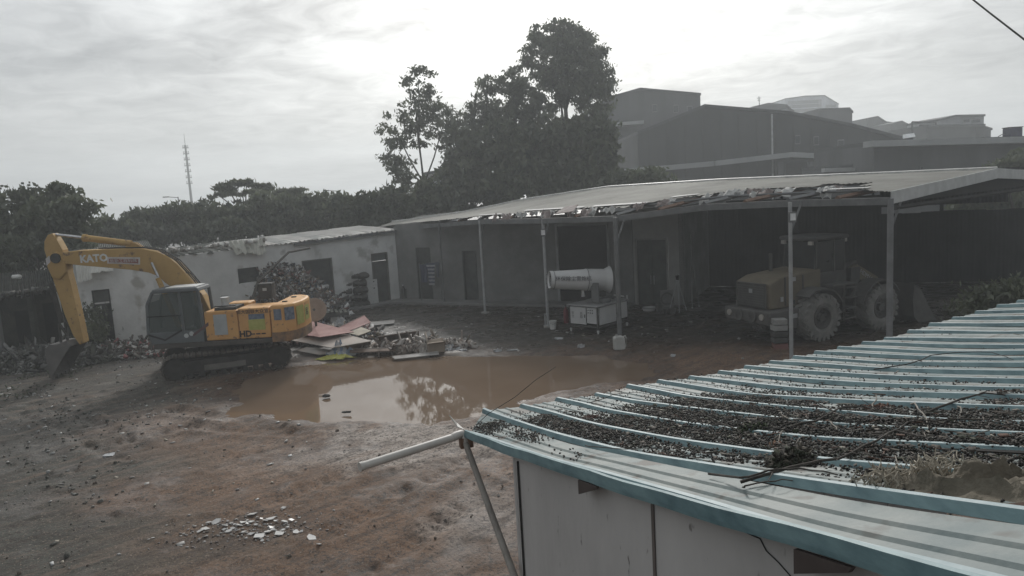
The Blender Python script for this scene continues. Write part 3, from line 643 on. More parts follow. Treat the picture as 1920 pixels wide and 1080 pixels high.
# folded edge trim at the wall side
mb = MB(); nv = 26
prof = [(-.026, .05), (-.05, .046), (-.060, -.015), (-.062, -.04), (-.045, -.044)]
for j in range(nv + 1):
    v = .46 + (VMAX - .46) * j / nv; w_ = .005 * math.sin(v * 2.1) + .004 * math.sin(v * 5) - (.02 * math.exp(-((v - 3.9) / .12) ** 2))
    for (u, w) in prof: mb.v.append(tuple(roof_p(u, v, w + w_) - Vector(SO)))
n5 = len(prof)
for j in range(nv):
    for i in range(n5 - 1): mb.f.append((j * n5 + i, j * n5 + i + 1, (j + 1) * n5 + i + 1, (j + 1) * n5 + i)); mb.m.append(0)
o = mb.build('edge_trim', rib_paint, SH); so_ = o.modifiers.new('thick', 'SOLIDIFY'); so_.thickness = .004
# insulated core boards under the sheets, rust purlins
for v in (.25, 1.9, 3.6, 5.3, 7.0):
    mb = MB(); mb.tube([roof_p(u, v, -.10) - Vector(SO) for u in np.arange(.2, 10.8, .6)], .05, 4); mb.build('purlin', rust, SH)
for v in (4.1, 6.55):
    mb = MB(); p = [roof_p(-.05, v, -.045), roof_p(-.05, v + .34, -.05), roof_p(-.05, v + .32, -.075), roof_p(-.05, v, -.16)]
    w = Vector((*RD, 0)) * .012; p = [x - Vector(SO) for x in p]
    mb.add([x - w for x in p] + [x + w for x in p], [(0, 1, 2, 3), (7, 6, 5, 4), (0, 4, 5, 1), (1, 5, 6, 2), (2, 6, 7, 3), (3, 7, 4, 0)]); mb.build('bracket', M('bracket_brown', (.07, .055, .05), .8), SH)
# wall panels, 0.95 m each, from v=1.5 on
wallp = M('panel_white', (.38, .37, .36), .8, scale=1.1, col2=(.52, .51, .495), stretch=(1, 1, .5), bump=.12, fac=(.25, .7), speck=(14, .68, (.10, .09, .08)))
v0 = 2.2
VJ = [2.2, 5.1, 7.02, 8.9]
for i in range(3):
    va, vb = VJ[i], VJ[i + 1] - .022
    mb = MB(); U0, U1 = .04, .115
    def top(v): return roof_p(.07, v, -.07).z
    ps = []
    for u, v in ((U0, va), (U0, vb), (U1, vb), (U1, va)):
        q = roof_p(u, v); ps.append(Vector((q.x, q.y, 0)))
    mb.hexa([p - Vector(SO) for p in ps] + [Vector((p.x, p.y, top(v))) - Vector(SO) for p, v in zip(ps, (va, vb, vb, va))]); mb.build('wall_panel', wallp, SH, bevel=.006)
    mb = MB(); q0 = roof_p(.033, vb + .011); mb.box((q0.x - AX, q0.y - AY, top(vb) / 2), (.004, .035, top(vb) - .02), math.atan2(RE.y, RE.x) + math.pi / 2); mb.build('joint_strip', M('joint_brown', (.13, .11, .10), .8), SH)
q0 = roof_p(.10, v0 - .004); mb = MB()
cw = [roof_p(.04 + x, v0 + y) for x, y in ((-.01, -.012), (-.01, .0), (4.0, .0), (4.0, -.012))]
# front wall (towards the yard) panels
for i in range(6):
    ua, ub = .04 + i * .95, .04 + (i + 1) * .95 - .012; ps = []
    for u, v in ((ua, v0 - .085), (ub, v0 - .085), (ub, v0 - .01), (ua, v0 - .01)): q = roof_p(u, v); ps.append(Vector((q.x, q.y, 0)))
    mb = MB(); zt = [roof_p(u, v0, -.07).z for u in (ua, ub, ub, ua)]
    mb.hexa([p - Vector(SO) for p in ps] + [Vector((p.x, p.y, z)) - Vector(SO) for p, z in zip(ps, zt)]); mb.build('wall_panel', wallp, SH)
mb = MB(); qa = roof_p(.028, v0 + .12); ct = roof_p(.028, v0 + .1).z
mb.tube([(qa.x - AX, qa.y - AY, ct - .12), (qa.x - AX, qa.y - AY, ct - 1.5)], .012, 5); mb.build('conduit', black, SH)
# crack line and stains on the wall stay in thin dark hairline strips
mb = MB(); wa_, wb_ = roof_p(.036, 2.2).xy, roof_p(.036, 6).xy
mb.tube([P(*p, wa_, wb_) - Vector(SO) for p in ((1388, 990), (1402, 1000), (1425, 1010), (1437, 1033), (1460, 1055), (1482, 1080), (1490, 1092))], .004, 4); mb.build('crack', void, SH)

# ---- white pvc spout and sloping pole
pvc = M('pvc_white', (.40, .38, .35), .45, col2=(.52, .50, .46), scale=3, spec=.5)
A0 = roof_p(-.06, .42, .0); tip = G(676, 875, A0.z - .02)
el = A0 + (tip - A0).normalized() * .10; sp = thing('drain_spout', 'white plastic drain pipe jutting sideways from the blue roof corner', 'pipe', A0)
mb = MB(); mb.cyl(el - A0, tip - A0, .048, .048, 16); mb.build('pipe', pvc, sp, smooth=40)
d_ = (tip - el).normalized(); mb = MB(); mb.cyl(tip - A0 - d_ * .03, tip - A0 + d_ * .012, .054, .054, 16); mb.build('collar', pvc, sp, smooth=40)
mb = MB(); mb.tube([el - A0 - d_ * -.06, el - A0 + Vector((0, 0, .012)), Vector((-.02, .0, .006)), Vector((.015, -.01, -.04)), Vector((.02, -.015, -.10))], .052, 14); mb.build('elbow', pvc, sp, smooth=60)
mb = MB(); mb.box((.03, -.0, -.10), (.16, .1, .13), AZ); mb.build('bracket', rust, sp)
b0 = A0 + Vector((.02, -.015, -.10)); b1 = P(968, 1090, A0.xy, A0.xy + RE); b2 = b0 + (b1 - b0) * (b0.z / max(.2, b0.z - b1.z)); b2.z = 0
so2 = thing('support_pole', 'long grey pole leaning from the roof corner down past the white shed wall', 'pole', b2)
mb = MB(); mb.cyl((0, 0, 0), b0 - b2, .04, .037, 12); mb.build('pole', M('pole_grey', (.20, .18, .16), .7, col2=(.30, .28, .25), scale=4), so2, smooth=40)
mb = MB(); mb.cyl((0, 0, -.02), (0, 0, .06), .09, .07, 12); mb.build('foot', concrete, so2)
# ------------------------------------------------------------------ excavator
EXC = Vector((-10.15, 25.8, 0)); ex = thing('excavator', 'orange crawler excavator with grey cab and bent boom at the puddle', 'excavator', EXC, math.pi)
orange = M('orange_paint', (.53, .275, .09), .6, scale=1.6, col2=(.64, .36, .13), bump=.05, spec=.35, speck=(5.5, .61, (.22, .13, .075)))
boomy = M('boom_paint', (.37, .23, .075), .65, scale=1.3, col2=(.47, .30, .105), spec=.35, speck=(4.5, .62, (.16, .10, .06)))
cabgrey = M('cab_grey', (.085, .095, .10), .6, scale=2, col2=(.12, .13, .135))
trackm = M('muddy_track', (.055, .048, .04), .9, scale=3, col2=(.13, .115, .098), bump=.4, bscale=10)
darkm = M('dark_frame', (.03, .029, .027), .85, scale=3, col2=(.06, .057, .052))
bucketm = M('worn_bucket', (.10, .095, .09), .7, .1, scale=2, col2=(.16, .15, .14))
chrome = M('hydraulic_rod', (.5, .5, .5), .25, .9)
glassm = bpy.data.materials.new('dark_glass'); glassm.use_nodes = True; t = glassm.node_tree; b = t.nodes['Principled BSDF']
b.inputs['Base Color'].default_value = (.085, .105, .10, 1); b.inputs['Roughness'].default_value = .15; b.inputs['Specular IOR Level'].default_value = .3; b.inputs['Alpha'].default_value = .55
def ex_l(px, py, wy=25.9):
    w = Y(px, py, wy); return (-(w.x - EXC.x), w.z)       # local x,z on the boom plane
yaw = 0.39; RU = Matrix.Rotation(yaw, 3, 'Z')
def rotmb(mb): mb.v = [tuple(RU @ Vector(v)) for v in mb.v]; return mb
def tpath(n=48, xl=1.62, r=.40):
    pts = []; per = 4 * xl + 2 * math.pi * r
    for i in range(n):
        s = per * i / n
        if s < 2 * xl: pts.append((xl - s, 2 * r + .02 + (-.03 * math.sin(math.pi * s / (2 * xl))), math.pi)); continue
        s -= 2 * xl
        if s < math.pi * r: a = math.pi / 2 + s / r; pts.append((-xl + r * math.cos(a), r + .02 + r * math.sin(a), a + math.pi / 2)); continue
        s -= math.pi * r
        if s < 2 * xl: pts.append((-xl + s, .02, 0)); continue
        s -= 2 * xl; a = -math.pi / 2 + s / r; pts.append((xl + r * math.cos(a), r + .02 + r * math.sin(a), a + math.pi / 2))
    return pts
for sy in (1, -1):
    yc = sy * 1.19; mb = MB(); pp = tpath(); n = len(pp)
    for i, (x, z, a) in enumerate(pp):
        R_ = Matrix.Rotation(-a, 3, 'Y'); mb.box((x, yc, z), (.155, .6, .035), rot=R_)
        nrm = R_ @ Vector((0, 0, -1)); mb.box(Vector((x, yc, z)) + nrm * .03, (.028, .58, .045), rot=R_)
        mb.box(Vector((x, yc, z)) - nrm * .05, (.12, .2, .07), rot=R_)
    tr = rotmb(mb).build('track', trackm, ex)
    mb = MB(); mb.prism([(-1.5, .2), (1.5, .2), (1.55, .45), (1.3, .62), (-1.35, .62), (-1.6, .45)], yc - .16, yc + .16); rotmb(mb).build('track_frame', darkm, tr, bevel=.02)
    mb = MB(); mb.box((.1, yc + .19 * sy, .34), (1.3, .05, .18)); rotmb(mb).build('track_guard', M('dusty_guard', (.11, .105, .095), .9, col2=(.17, .16, .145)), tr)
    for x in (-1.62, 1.62):
        mb = MB(); mb.cyl((x, yc - .2, .42), (x, yc + .2, .42), .34, .34, 24); mb.cyl((x, yc - .26, .42), (x, yc + .26, .42), .16, .16, 16); rotmb(mb).build('sprocket' if x < 0 else 'idler', darkm, tr)
    for i in range(8):
        x = -1.2 + i * .34; mb = MB(); mb.cyl((x, yc - .2, .14), (x, yc + .2, .14), .09, .09, 12); rotmb(mb).build('roller', darkm, tr)
mb = MB(); mb.box((0, 0, .62), (1.7, 1.9, .36)); mb.cyl((0, 0, .75), (0, 0, 1.02), .62, .62, 28); rotmb(mb).build('undercarriage', darkm, ex)
mb = MB(); mb.box((-.15, 0, 1.08), (4.1, 2.5, .16)); mb.build('deck', M('dark_deck', (.05, .045, .04), .85, col2=(.085, .075, .065)), ex, bevel=.015)
# body side (near side is +y)
def panel(x0, x1, y0, y1, z0, z1, name='body_panel', mat=orange, bev=.04):
    mb = MB(); mb.box(((x0 + x1) / 2, (y0 + y1) / 2, (z0 + z1) / 2), (x1 - x0, y1 - y0, z1 - z0)); return mb.build(name, mat, ex, bevel=bev)
pA = panel(-.98, .12, .1, 1.25, 1.18, 2.16); pB = panel(-2.05, -1.0, .1, 1.25, 1.18, 2.2)
panel(-2.05, .9, -1.25, -.3, 1.18, 1.95); panel(-2.0, -.5, -.35, .15, 1.18, 1.75, 'engine_cover', darkm)
panel(-1.1, -.3, -.35, .3, 1.75, 2.28, 'engine_hood', orange, .06)
mb = MB(); cp = [(-2.07, 1.28), (-2.5, 1.26), (-2.82, .95), (-2.95, .4), (-2.95, -.4), (-2.82, -.95), (-2.5, -1.26), (-2.07, -1.28)]
mb.prism(cp, 1.1, 2.26, 'z'); cw_ = mb.build('counterweight', orange, ex, bevel=.09)
mb = MB(); mb.prism([(x * 1.004, y * 1.004) for x, y in cp], 1.02, 1.34, 'z'); mb.build('scuffed_skirt', M('scuffed', (.10, .07, .05), .85, scale=4, col2=(.30, .17, .08)), cw_)
for y_ in (-.5, .6): mb = MB(); mb.box((-2.4, y_, 2.27), (.16, .1, .05)); mb.build('lifting_eye', black, cw_)
# stickers
def sticker(mat, x0, x1, z0, z1, parent, y=1.256, name='sticker'):
    mb = MB(); mb.box(((x0 + x1) / 2, y, (z0 + z1) / 2), (x1 - x0, .006, z1 - z0)); return mb.build(name, mat, parent)
greyst = M('grey_sticker', (.32, .34, .34), .6, col2=(.42, .44, .44)); bluest = M('blue_sticker', (.055, .085, .14), .6, scale=9, col2=(.20, .23, .27)); yelst = M('lime_sticker', (.33, .33, .07), .6, scale=8, col2=(.44, .43, .14)); inkm = M('dark_ink', (.03, .02, .018), .7)
sticker(greyst, -.62, -.18, 1.36, 2.05, pA, name='notice_sheet'); sticker(bluest, -1.88, -1.35, 1.82, 2.0, pB); sticker(yelst, -1.88, -1.33, 1.46, 1.82, pB)
def side_m(x, z, y=1.262): return frame((x, y, z), (-1, 0, 0), (0, 0, 1))
text('恒大国联大众宣', .155, pB, side_m(-1.5, 2.08), inkm); text('HD', .28, pB, side_m(-1.2, 1.34), inkm, bold=.012); text('▬ ▬ ▬', .14, pB, side_m(-1.62, 1.34), inkm)
mb = MB(); d_ = [(-2.52, 1.245), (-2.79, .985)]
def cwq(f0, f1, z0, z1, mat, e=((-2.52, 1.27), (-2.84, .975))):
    a = Vector(e[0]).lerp(Vector(e[1]), f0); b = Vector(e[0]).lerp(Vector(e[1]), f1); m = MB(); dd = (b - a).normalized(); nn = Vector((dd.y, -dd.x)) * -.006
    m.hexa([(a.x, a.y, z0), (b.x, b.y, z0), (b.x + nn.x, b.y + nn.y, z0), (a.x + nn.x, a.y + nn.y, z0), (a.x, a.y, z1), (b.x, b.y, z1), (b.x + nn.x, b.y + nn.y, z1), (a.x + nn.x, a.y + nn.y, z1)]); return m.build('sticker', mat, cw_)
sticker(bluest, -2.45, -2.2, 1.75, 2.12, cw_, 1.272); cwq(.1, .9, 1.72, 2.15, bluest)
cwq(.1, .95, 1.5, 2.12, yelst, ((-2.85, .97), (-2.975, .42))); cwq(0.1, .9, 1.55, 2.05, yelst, ((-2.962, .35), (-2.962, -.3)))
text('吊', .3, cw_, frame((-2.97, .05, 1.8), (0, -1, 0), (0, 0, 1)), inkm)
# cab
mb = MB(); cz0, cz1 = 1.16, 2.95; prof = [(.2, cz0), (1.95, cz0), (2.08, 1.6), (2.02, 2.55), (1.8, cz1), (.28, cz1), (.16, 2.2)]
cab = MB()
y0, y1 = .22, 1.24
cab.prism([(.2, cz0), (1.95, cz0), (2.07, 1.55), (.18, 1.55)], y0, y1)         # lower body
cb = cab.build('cab', cabgrey, ex, bevel=.02)
mb = MB()
for (a, c) in (((.18, 1.5), (.26, 2.9)), ((2.05, 1.5), (1.98, 2.5)), ((1.98, 2.5), (1.76, 2.9)), ((.85, 1.5), (.88, 2.9))):
    for yy in (y0 + .04, y1 - .04): mb = MB(); mb.tube([(a[0], yy, a[1]), (c[0], yy, c[1])], .055, 6); mb.build('cab_pillar', cabgrey, cb)
mb = MB(); mb.prism([(.2, 2.86), (1.82, 2.86), (1.74, 3.0), (.26, 3.0)], y0 - .02, y1 + .02); mb.build('cab_roof', cabgrey, cb, bevel=.04)
mb = MB(); mb.box((.85, .73, 3.015), (1.0, .8, .03)); mb.build('roof_hatch', M('cab_roof_white', (.6, .6, .58), .5), cb, bevel=.01)
mb = MB(); mb.prism([(.92, 1.62), (1.5, 1.32), (1.98, 1.5), (1.97, 2.5), (1.76, 2.84), (.94, 2.84)], y1 - .03, y1 - .015); mb.build('door_window', glassm, cb)
mb = MB(); mb.prism([(.24, 1.6), (.82, 1.6), (.83, 2.84), (.29, 2.84)], y1 - .03, y1 - .015); mb.build('side_window', glassm, cb)
mb = MB(); mb.prism([(.92, 1.62), (1.5, 1.32), (1.98, 1.5), (1.97, 2.5), (1.76, 2.84), (.94, 2.84)], y0 + .015, y0 + .03); mb.build('far_window', glassm, cb)
mb = MB(); mb.hexa([(2.03, y0 + .06, 1.55), (2.03, y1 - .06, 1.55), (2.045, y1 - .06, 1.55), (2.045, y0 + .06, 1.55), (1.95, y0 + .06, 2.55), (1.95, y1 - .06, 2.55), (1.965, y1 - .06, 2.55), (1.965, y0 + .06, 2.55)]); mb.build('windscreen', glassm, cb)
mb = MB(); mb.prism([(.9, 1.56), (1.5, 1.26), (2.03, 1.46), (2.02, 1.52), (1.5, 1.32), (.9, 1.63)], y1 + .0, y1 + .012); mb.prism([(.88, 2.08), (2.02, 2.08), (2.02, 2.12), (.88, 2.12)], y1 - .012, y1 + .006); mb.build('door_trim', black, cb)
mb = MB(); mb.box((.7, .73, 1.5), (.5, .5, .12)); mb.box((.48, .73, 1.95), (.12, .5, .85)); mb.build('seat', black, cb, bevel=.04)
for xx, zz_ in ((.78, 1.40), (.6, 1.46)): mb = MB(); mb.cyl((xx, y1, zz_), (xx, y1 + .012, zz_), .075, .075, 14); mb.build('round_sticker', M('pale_sticker', (.45, .47, .46), .6), cb)
mb = MB(); mb.prism([(.0, 1.7), (.55, 1.36), (.55, 1.44), (.0, 1.82)], y1 + .013, y1 + .018); mb.build('dark_stripe', M('maroon', (.10, .05, .05), .7), pA)
# boom, arm, bucket from their side outlines, with real thickness
BP = [(111.7, 474), (150, 469), (189, 467.5), (230, 465.5), (270.7, 465.5), (299, 471), (318, 480), (334, 492), (350, 509), (366, 530), (384, 552), (398, 580), (376, 592), (352, 560), (330, 540), (314, 529), (302, 517), (283, 510), (252, 505), (204.6, 500.7), (160, 497), (135, 494.4), (114, 492)]
poly = [ex_l(*p) for p in BP]; mb = MB(); mb.prism(poly, -.34, .10); bo = mb.build('boom', boomy, ex, bevel=.025)
mb = MB(); a = ex_l(112, 483); mb.cyl((a[0], -.42, a[1]), (a[0], .18, a[1]), .17, .17, 18); mb.build('boom_pin', darkm, bo)
p0 = ex_l(160, 487); p1 = ex_l(205, 484)
tm = frame((ex_l(182, 484)[0], .107, ex_l(182, 484)[1]), (-1, 0, (p1[1] - p0[1]) / (p0[0] - p1[0]) * 1.0), (0, 0, 1)); text('KATO', .35, bo, tm, M('decal_white', (.62, .62, .6), .6), bold=.014)
q = [ex_l(207, 481), ex_l(268, 481.5), ex_l(268, 495), ex_l(207, 493)]; mb = MB(); mb.prism(q, .101, .108); pl_ = mb.build('name_plate', M('plate_grey', (.50, .47, .45), .6), bo)
q = [ex_l(210, 484), ex_l(265, 484.5), ex_l(265, 493), ex_l(210, 491)]; mb = MB(); mb.prism(q, .1085, .111); mb.build('plate_band', M('plate_red', (.27, .12, .10), .6), pl_)
c = ex_l(237, 488.3); text('凯斯工程机械', .155, pl_, frame((c[0], .114, c[1]), (-1, 0, 0), (0, 0, 1)), M('plate_grey', (.5, .47, .45)))
# pipes along the boom top
mb = MB()
for k_, yy in enumerate((-.26, -.12, .02)): mb.tube([(ex_l(x, y)[0], yy, ex_l(x, y)[1] + .05) for x, y in ((190, 468), (270, 466), (300, 471), (334, 491), (358, 517), (372, 534))], .022, 5)
mb.build('hydraulic_pipes', black, bo)
mb = MB(); mb.tube([(ex_l(x, y)[0], .05, ex_l(x, y)[1]) for x, y in ((352, 510), (362, 511), (370, 518), (368, 528))], .02, 5); mb.build('hose', black, bo)
for yy in (-.5, .26):   # lift cylinders
    a, m_, c = ex_l(293, 490), ex_l(304, 511), ex_l(318, 536)
    c2 = ex_l(345, 610); mb = MB(); mb.cyl((a[0], yy, a[1]), (m_[0] - .02, yy, m_[1] - .1), .045, .045, 10); lc = mb.build('lift_rod', chrome, ex)
    mb = MB(); mb.cyl((m_[0], yy, m_[1] - .15), (c2[0], yy, c2[1]), .085, .085, 12); mb.build('lift_cylinder', boomy, ex)
AP = [(94.4, 440), (103, 437), (112, 450), (122, 468), (127.5, 494), (138.5, 535), (151, 589), (162, 641), (154, 645), (141.6, 627), (126, 589), (110, 540), (104, 522), (97, 497), (88, 468), (88, 452)]
poly = [ex_l(*p) for p in AP]; mb = MB(); mb.prism(poly, -.30, .06); ar = mb.build('arm', boomy, ex, bevel=.02)
mb = MB(); poly = [ex_l(*p) for p in ((94, 486), (112, 470), (129, 486), (131, 510), (118, 524), (104, 520), (95, 500))]; mb.prism(poly, -.36, .12); mb.build('arm_knuckle', boomy, ar, bevel=.05)
mb = MB(); poly = [ex_l(*p) for p in ((93, 484), (100, 478), (102, 490), (95, 497))]; mb.prism(poly, .125, .13); mb.build('striped_sticker', M('white_stripe', (.5, .48, .46)), ar)
a, m_, c = ex_l(103, 440), ex_l(161, 446.5), ex_l(246, 457)
mb = MB(); mb.cyl((a[0], -.12, a[1]), (m_[0], -.12, m_[1]), .05, .05, 12); mb.build('arm_rod', chrome, ex, smooth=40)
mb = MB(); mb.cyl((m_[0], -.12, m_[1]), (c[0], -.12, c[1]), .11, .11, 16); acy = mb.build('arm_cylinder', boomy, ex, smooth=40)
mb = MB(); mb.cyl((m_[0] - .03, -.12, m_[1]), (m_[0] + .1, -.12, m_[1] + .012), .13, .13, 16); mb.build('cylinder_collar', boomy, acy)
c3 = ex_l(268, 466); mb = MB(); mb.prism([ex_l(236, 467), ex_l(240, 454), ex_l(256, 455), ex_l(276, 468)], -.2, -.17); mb.prism([ex_l(236, 467), ex_l(240, 454), ex_l(256, 455), ex_l(276, 468)], -.07, -.04); mb.build('cylinder_bracket', boomy, bo)
# bucket cylinder behind the arm and links
mb = MB(); a, c = ex_l(100, 530), ex_l(122, 605); mb.cyl((a[0] + .1, -.12, a[1]), (c[0] + .12, -.12, c[1]), .085, .085, 12); mb.build('bucket_cylinder', darkm, ar)
mb = MB(); a = ex_l(122, 605); c = ex_l(134, 630); e_ = ex_l(120, 640)
for yy in (-.32, .08): mb.tube([(a[0] + .1, yy, a[1]), (c[0], yy, c[1])], .05, 5); mb.tube([(a[0] + .1, yy, a[1]), (e_[0], yy, e_[1])], .05, 5)
mb.build('bucket_link', darkm, ar)
b_in = [(148, 643), (140, 634), (124, 640), (109, 641), (102, 650), (103, 664), (107, 684), (113, 701)]
pin = [ex_l(*p) for p in b_in]; mb = MB(); yb0, yb1 = -.70, .42
n = len(pin)
for i in range(n - 1):   # shell skin
    a, c = pin[i], pin[i + 1]; mb.hexa([(a[0], yb0, a[1]), (c[0], yb0, c[1]), (c[0], yb1, c[1]), (a[0], yb1, a[1]), (a[0] - .03, yb0, a[1] - .01), (c[0] - .03, yb0, c[1] - .01), (c[0] - .03, yb1, c[1] - .01), (a[0] - .03, yb1, a[1] - .01)])
bk = mb.build('bucket', bucketm, ex)
for yy in (yb0, yb1):
    mb = MB(); mb.prism(pin, yy - .02, yy + .02); mb.build('bucket_side', bucketm, bk)
for i in range(5):
    yy = yb0 + .06 + i * (yb1 - yb0 - .12) / 4; a = pin[-1]; mb = MB()
    mb.hexa([(a[0] + .05, yy - .05, a[1] + .05), (a[0] - .06, yy - .05, a[1] + .05), (a[0] - .06, yy + .05, a[1] + .05), (a[0] + .05, yy + .05, a[1] + .05), (a[0] - .05, yy - .03, a[1] - .13), (a[0] - .08, yy - .03, a[1] - .13), (a[0] - .08, yy + .03, a[1] - .13), (a[0] - .05, yy + .03, a[1] - .13)]); mb.build('bucket_tooth', bucketm, bk)
# on the deck
mb = MB(); mb.box((-1.45, -.55, 2.55), (.5, .45, .55)); mu = mb.build('air_cleaner', darkm, ex, bevel=.03); mb = MB(); mb.box((-1.45, -.32, 2.62), (.14, .01, .1)); mb.build('label', greyst, mu)
for xx in (-1.62, -1.28): mb = MB(); mb.cyl((xx, -.5, 1.9), (xx, -.5, 2.3), .03); mb.build('stand', darkm, mu)
mb = MB(); mb.tube([(-1.78, -.4, 1.9), (-1.78, -.4, 2.85)], .035, 6); mb.build('exhaust_pipe', steel, ex)
mb = MB(); mb.tube([(-.2, 1.1, 2.16), (-.2, 1.1, 2.3), (-.9, 1.1, 2.3), (-.9, 1.1, 2.16)], .018, 5); mb.build('hand_rail', black, ex)
mb = MB(); mb.box((-.55, .7, 2.21), (.7, .8, .08)); mb.build('deck_box', darkm, ex)
wp = EXC + Vector((.42, -.7, 2.25))
bkt = thing('paint_pail', 'small white pail standing on the excavator engine deck', 'pail', wp)
mb = MB(); mb.lathe([(.0, 0), (.11, 0), (.14, .28), (.15, .28), (.15, .30), (.0, .30)], (0, 0, 0), (0, 0, 1), 16); pp_ = mb.build('pail_body', M('pail_white', (.55, .55, .53), .5), bkt, smooth=40)
mb = MB(); mb.tube([(-.14, 0, .27), (-.1, 0, .36), (.1, 0, .36), (.14, 0, .27)], .006, 5); mb.build('handle', steel, bkt)

# ------------------------------------------------------------------ wheel loader
RW, FW = G(1532, 638), G(1642, 617); hd = (FW - RW).normalized(); nl = Vector((-hd.y, hd.x, 0)); LW = (RW + FW) / 2 + nl * 1.10; LW.z = 0
wl = thing('wheel_loader', 'dusty yellow wheel loader with big tyres parked under the canopy', 'loader', LW, math.atan2(hd.y, hd.x))
wb = (FW - RW).length / 2
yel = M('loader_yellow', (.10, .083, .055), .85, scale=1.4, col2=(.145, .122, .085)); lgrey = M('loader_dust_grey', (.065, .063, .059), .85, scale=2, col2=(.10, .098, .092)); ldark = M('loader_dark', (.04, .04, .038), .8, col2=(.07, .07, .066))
tyrem = M('dusty_tyre', (.13, .13, .122), .95, scale=3, col2=(.22, .215, .2), bump=.3)
def wheel(x, y, out):
    t_o = MB(); w, r = .56, .80
    prof = [(.36, -w / 2 + .06), (.5, -w / 2), (.70, -w / 2 + .02), (.765, -w / 2 + .08), (.775, 0), (.765, w / 2 - .08), (.70, w / 2 - .02), (.5, w / 2), (.36, w / 2 - .06)]
    t_o.lathe(prof, (x, y, r), (x, y + 1, r), 40)
    for i in range(22):
        for sd in (-1, 1):
            a = 2 * math.pi * (i + (.5 if sd > 0 else 0)) / 22; R_ = Matrix.Rotation(a, 3, 'Y')
            c = Vector((x, y + sd * .15, r)) + R_ @ Vector((0, 0, .775)); t_o.box(c, (.12, .27, .07), rot=R_ @ Matrix.Rotation(sd * .5, 3, 'Z'))
            c = Vector((x, y + sd * (w / 2 - .02), r)) + R_ @ Vector((0, 0, .72)); t_o.box(c, (.10, .05, .13), rot=R_)
    ty = t_o.build('wheel', tyrem, wl)
    mb = MB(); s_ = out; mb.lathe([(.40, 0), (.38, .05), (.33, .06), (.30, -.06), (.14, -.10), (.12, .02), (.0, .02)], (x, y + s_ * (w / 2 - .07), r), (x, y + s_ * 10, r), 24); mb.build('rim', lgrey, ty, smooth=30)
    for i in range(8):
        a = 2 * math.pi * i / 8; mb = MB(); c = Vector((x + .22 * math.cos(a), y + s_ * (w / 2 - .14), r + .22 * math.sin(a))); mb.cyl(c, c + Vector((0, s_ * .05, 0)), .025, .025, 6); mb.build('wheel_nut', ldark, ty)
for x in (-wb, wb):
    for y in (-1.1, 1.1): wheel(x, y, 1 if y > 0 else -1)
mb = MB(); mb.box((-wb - .1, 0, .95), (2.3, .9, .6)); mb.box((wb - .1, 0, .95), (1.5, .8, .6)); mb.cyl((-wb, -1.0, .8), (-wb, 1.0, .8), .18); mb.cyl((wb, -1.0, .8), (wb, 1.0, .8), .18); mb.build('chassis', ldark, wl)
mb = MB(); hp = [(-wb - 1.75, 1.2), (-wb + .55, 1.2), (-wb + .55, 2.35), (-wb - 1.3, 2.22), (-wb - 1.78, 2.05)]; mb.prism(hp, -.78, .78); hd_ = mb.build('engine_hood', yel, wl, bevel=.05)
mb = MB(); mb.box((-wb - 1.80, 0, 1.62), (.06, 1.25, .78)); gr_ = mb.build('radiator_grille', ldark, hd_)
for i in range(9): mb = MB(); mb.box((-wb - 1.84, 0, 1.3 + i * .08), (.02, 1.2, .025)); mb.build('slat', M('grille_slat', (.07, .07, .068)), gr_)
mb = MB(); mb.tube([(-wb - 1.84, -.66, 1.2), (-wb - 1.84, -.66, 2.04), (-wb - 1.84, .66, 2.04), (-wb - 1.84, .66, 1.2)], .03, 5); mb.build('grille_frame', lgrey, gr_)
mb = MB(); mb.box((-wb - 1.855, .0, 1.78), (.01, .16, .14)); mb.build('badge', pale_steel, gr_)
for x0 in (-wb - 1.1, -wb - .3): mb = MB(); mb.box((x0, -.79, 1.75), (.05, .03, .95)); mb.build('vent_strip', ldark, hd_)
mb = MB(); mb.box((-wb - .75, -.79, 1.35), (.16, .02, .14)); mb.build('latch', ldark, hd_); mb = MB(); mb.box((-wb - 1.25, -.79, 1.5), (.12, .02, .16)); mb.build('sticker', pale_steel, hd_)
mb = MB(); mb.box((-wb - .7, -.79, 2.12), (.14, .012, .14)); mb.build('badge', pale_steel, hd_)
mb = MB(); mb.prism([(-wb - 2.05, .75), (-wb - .85, .5), (-wb - .7, .9), (-wb - .7, 1.18), (-wb - 2.1, 1.18)], -1.05, 1.05); cw2 = mb.build('counterweight', lgrey, wl, bevel=.06)
for y_ in (-.75, .75):
    mb = MB(); mb.cyl((-wb - 2.09, y_, 1.0), (-wb - 2.14, y_, 1.0), .1, .1, 14); mb.build('tail_lamp', M('lamp_dull', (.35, .33, .3), .3), cw2)
for y_ in (-.3, .3): mb = MB(); mb.lathe([(.16, 0), (.2, .03), (.2, .06), (.12, .06)], (-wb - 2.08, y_, .98), (-wb - 3, y_, .98), 14); mb.build('round_port', lgrey, cw2)
mb = MB(); mb.box((-wb - 1.0, -1.06, .95), (.3, .012, .14)); mb.build('reflector', pale_steel, cw2)
mb = MB(); mb.cyl((-wb - .6, .35, 2.3), (-wb - .6, .35, 2.9), .06); mb.build('exhaust_pipe', ldark, wl)
